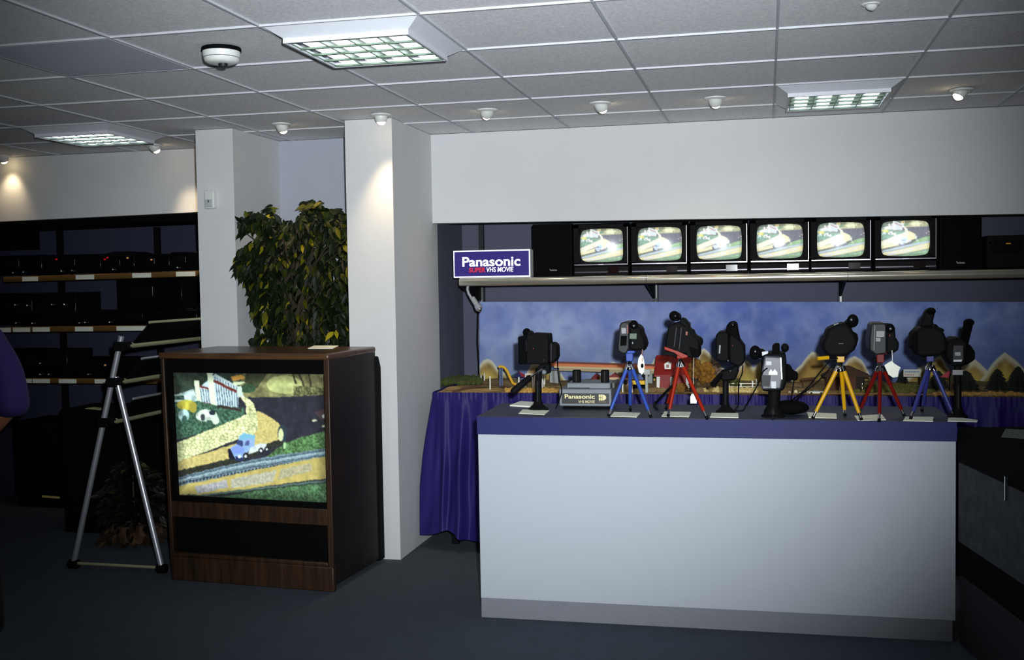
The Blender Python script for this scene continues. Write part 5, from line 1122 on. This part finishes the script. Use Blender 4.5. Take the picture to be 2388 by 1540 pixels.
for p in tips:
    s0 = TR0+V((0, 0, max(.5, min(1.3, (p.z-.3)*.75)))); mid = (s0+p)/2+V((0, 0, .08)); br.tube([s0, mid, p], [.006, .004, .002], 5)
br.build('branches', M('fig_bark', (52, 44, 30), .9), fp_)
MB().lathe([(.10, 0), (.12, .02), (.15, .30), (.155, .31), (.145, .31), (.135, .27), (.01, .27)], n=28).build('pot', M('brown_pot', (70, 48, 36), .6), fp_)
# small plant by the rack
pc = on_z(325, 1262, 0); pc = V((pc.x, pc.y-.06, 0))
sp = thing('floor_plant', 'low dark potted plant with brown lower leaves on the floor behind the silver rack', 'potted plant', pc)
b1, b2 = MB(), MB()
for k in range(420):
    a = random.uniform(0, 6.28); r_ = .21*math.sqrt(random.random()); z = random.uniform(.12, .50); rr = r_*(1 if z < .34 else max(.35, (1.0-(z-.34)/.22)))
    p = V((rr*math.cos(a), rr*math.sin(a)*.7, z)); leaf(b1, p, V((math.cos(a), math.sin(a), random.uniform(-.9, .3))), V((0, -1, .6)), random.uniform(.04, .075), .03)
b1.build('foliage', M_leaf('dark_leaf', [(0, (6, 9, 4)), (.75, (10, 14, 5)), (.95, (26, 26, 9)), (1, (60, 56, 18))]), sp)
for k in range(150):
    a = random.uniform(0, 6.28); r_ = random.uniform(.09, .2); p = V((r_*math.cos(a), r_*math.sin(a)*.75, random.uniform(.02, .13))); leaf(b2, p, V((math.cos(a), math.sin(a), -.7)), V((0, -1, .5)), random.uniform(.04, .06), .03)
b2.build('dry_leaves', M_leaf('dry_leaf', [(0, (24, 15, 7)), (.6, (44, 29, 14)), (1, (96, 74, 46))], .8), sp, label='brown dry lower leaves')
MB().lathe([(.07, 0), (.085, .01), (.10, .11), (.095, .12), (.085, .10), (.01, .10)], n=24).build('basket', M('wicker_basket', (74, 50, 28), .9, noise=(60, .4)), sp)
MB().tube([(0, 0, .09), (.01, 0, .25), (0, .01, .42)], [.008, .006, .004], 8).build('stem', M('plant_stem', (52, 44, 24), .9), sp)

# ================================================================== PERSON AT THE LEFT EDGE
def skin(name, mat, parent, joints, links, sub=2, label=None):
    me = bpy.data.meshes.new(name); me.from_pydata([j[0] for j in joints], links, []); o = bpy.data.objects.new(name, me); COL.objects.link(o); o.parent = parent
    me.materials.append(mat); md = o.modifiers.new('skin', 'SKIN'); md.use_smooth_shade = True
    for i, j in enumerate(joints):
        sv = me.skin_vertices[0].data[i]; r_ = j[1]; sv.radius = r_ if isinstance(r_, tuple) else (r_, r_); sv.use_root = (i == 0)
    sd = o.modifiers.new('sub', 'SUBSURF'); sd.levels = sub; sd.render_levels = sub
    if label: o['label'] = label
    return o
PR = thing('person', 'person in a dark purple polo shirt and black trousers at the left edge', 'person', (-3.412, .90, 0), math.radians(64)); PR.scale = (.95, .95, .95)
SKINM = M('skin', (150, 98, 70), .55, noise=(20, .08)); SHIRT = M('purple_polo_cloth', (34, 20, 84), .85, noise=(60, .12)); TROU = M('black_trouser_cloth', (10, 10, 12), .9); HAIR = M('dark_hair', (26, 19, 14), .7, noise=(80, .3)); SHOE = M('black_shoe', (9, 9, 10), .4)
# local frame: +Y is where the person faces, X to the person's right
J = [((0, 0, .95), (.145, .105)), ((0, .0, 1.08), (.135, .10)), ((0, -.01, 1.25), (.155, .11)), ((0, -.02, 1.40), (.14, .10)), ((0, -.01, 1.475), (.06, .06)), ((0, .005, 1.545), (.055, .058)),
     ((0, .02, 1.62), (.070, .088)), ((0, .018, 1.69), (.077, .098)), ((0, .012, 1.755), (.055, .072)),
     ((.17, -.02, 1.425), (.062, .062)), ((.232, -.04, 1.28), (.050, .050)), ((.25, -.06, 1.13), (.042, .042)), ((.215, .06, 1.02), (.037, .037)), ((.17, .165, .93), (.028, .026)), ((.155, .20, .905), (.036, .020)), ((.14, .245, .875), (.038, .018)),
     ((-.17, -.02, 1.425), (.062, .062)), ((-.232, -.04, 1.28), (.050, .050)), ((-.25, -.06, 1.13), (.042, .042)), ((-.215, .06, 1.02), (.037, .037)), ((-.17, .165, .95), (.028, .026)), ((-.155, .20, .93), (.036, .020)), ((-.14, .245, .905), (.038, .018)),
     ((.095, 0, .86), (.088, .092)), ((.105, .012, .52), (.058, .062)), ((.108, -.012, .30), (.052, .055)), ((.11, -.025, .09), (.036, .040)), ((.112, .07, .045), (.038, .03)), ((.115, .15, .035), (.036, .024)),
     ((-.095, 0, .86), (.088, .092)), ((-.105, .012, .52), (.058, .062)), ((-.108, -.012, .30), (.052, .055)), ((-.11, -.025, .09), (.036, .040)), ((-.112, .07, .045), (.038, .03)), ((-.115, .15, .035), (.036, .024))]
Lk = [(0, 1), (1, 2), (2, 3), (3, 4), (4, 5), (5, 6), (6, 7), (7, 8), (3, 9), (9, 10), (10, 11), (11, 12), (12, 13), (13, 14), (14, 15), (3, 16), (16, 17), (17, 18), (18, 19), (19, 20), (20, 21), (21, 22), (0, 23), (23, 24), (24, 25), (25, 26), (26, 27), (27, 28), (0, 29), (29, 30), (30, 31), (31, 32), (32, 33), (33, 34)]
def fingers(J, Lk, root, sx):                       # four bent fingers and a thumb grown from the palm joint
    c_ = V(J[root][0]); w_ = V(J[root-1][0]); d = (c_-w_).normalized(); s = V((1, .1, .25)).normalized()
    for k, (o_, l_) in enumerate(((-.028, .062), (-.010, .074), (.009, .070), (.027, .054))):
        b_ = c_+s*o_*1.0+d*.012; n0 = len(J)
        J.append((tuple(b_), (.0105, .0105))); J.append((tuple(b_+d*l_*.5+V((0, .004, -.006))), (.0092, .0092))); J.append((tuple(b_+d*l_*.86+V((-sx*.012, -.006, -.026))), (.0080, .0080)))
        Lk += [(root, n0), (n0, n0+1), (n0+1, n0+2)]
    b_ = V(J[root-1][0]); n0 = len(J); sd = V((-sx*.8, .5, .25)).normalized()
    J.append((tuple(b_+sd*.036), (.0125, .0125))); J.append((tuple(b_+sd*.052+d*.032), (.0105, .0105))); J.append((tuple(b_+sd*.05+d*.056), (.009, .009))); Lk += [(root-1, n0), (n0, n0+1), (n0+1, n0+2)]
fingers(J, Lk, 15, 1); fingers(J, Lk, 22, -1)
n0 = len(J)                                         # nose, chin and ears as small branches
J += [((0, .118, 1.655), (.013, .014)), ((0, .095, 1.585), (.026, .02)), ((.082, .005, 1.66), (.012, .022)), ((-.082, .005, 1.66), (.012, .022))]
Lk += [(7, n0), (6, n0+1), (7, n0+2), (7, n0+3)]
skin('body', SKINM, PR, J, Lk)
skin('polo_shirt', SHIRT, PR, [((0, .0, .90), (.176, .138)), ((0, 0, 1.1), (.162, .128)), ((0, -.01, 1.25), (.172, .130)), ((0, -.02, 1.40), (.150, .115)), ((0, -.012, 1.475), (.072, .070)),
     ((.175, -.02, 1.425), (.080, .080)), ((.238, -.04, 1.27), (.080, .080)), ((.252, -.055, 1.06), (.088, .088)), ((-.175, -.02, 1.425), (.080, .080)), ((-.238, -.04, 1.27), (.080, .080)), ((-.252, -.055, 1.06), (.088, .088))],
     [(0, 1), (1, 2), (2, 3), (3, 4), (3, 5), (5, 6), (6, 7), (3, 8), (8, 9), (9, 10)])
skin('trousers', TROU, PR, [((0, 0, .99), (.158, .118)), ((0, 0, .93), (.165, .125)), ((.098, 0, .84), (.108, .112)), ((.106, .008, .52), (.084, .088)), ((.11, -.012, .28), (.078, .082)), ((.112, -.012, .055), (.080, .088)),
     ((-.098, 0, .84), (.108, .112)), ((-.106, .008, .52), (.084, .088)), ((-.11, -.012, .28), (.078, .082)), ((-.112, -.012, .055), (.080, .088))], [(0, 1), (1, 2), (2, 3), (3, 4), (4, 5), (1, 6), (6, 7), (7, 8), (8, 9)])
for sx in (1, -1):
    MB().ell((sx*.114, .07, .042), (.050, .15, .042), 16, 10).build('shoe', SHOE, PR)
    MB().ell((sx*.030, .104, 1.682), (.014, .010, .010), 12, 8).build('eye', M('eye_white', (220, 218, 212), .2), PR)
MB().ell((0, .100, 1.618), (.026, .010, .007), 14, 8).build('mouth', M('lips', (128, 66, 56), .5), PR)
hb = MB(); hb.grid(lambda u, v: (lambda a, th: (.088*math.sin(th)*math.cos(a), .010+.108*math.sin(th)*math.sin(a)-.012, 1.69+.098*math.cos(th)))(2*math.pi*u, v*(1.25 if math.sin(2*math.pi*u) > .35 else 2.15)), 36, 14); hb.build('hair', HAIR, PR)
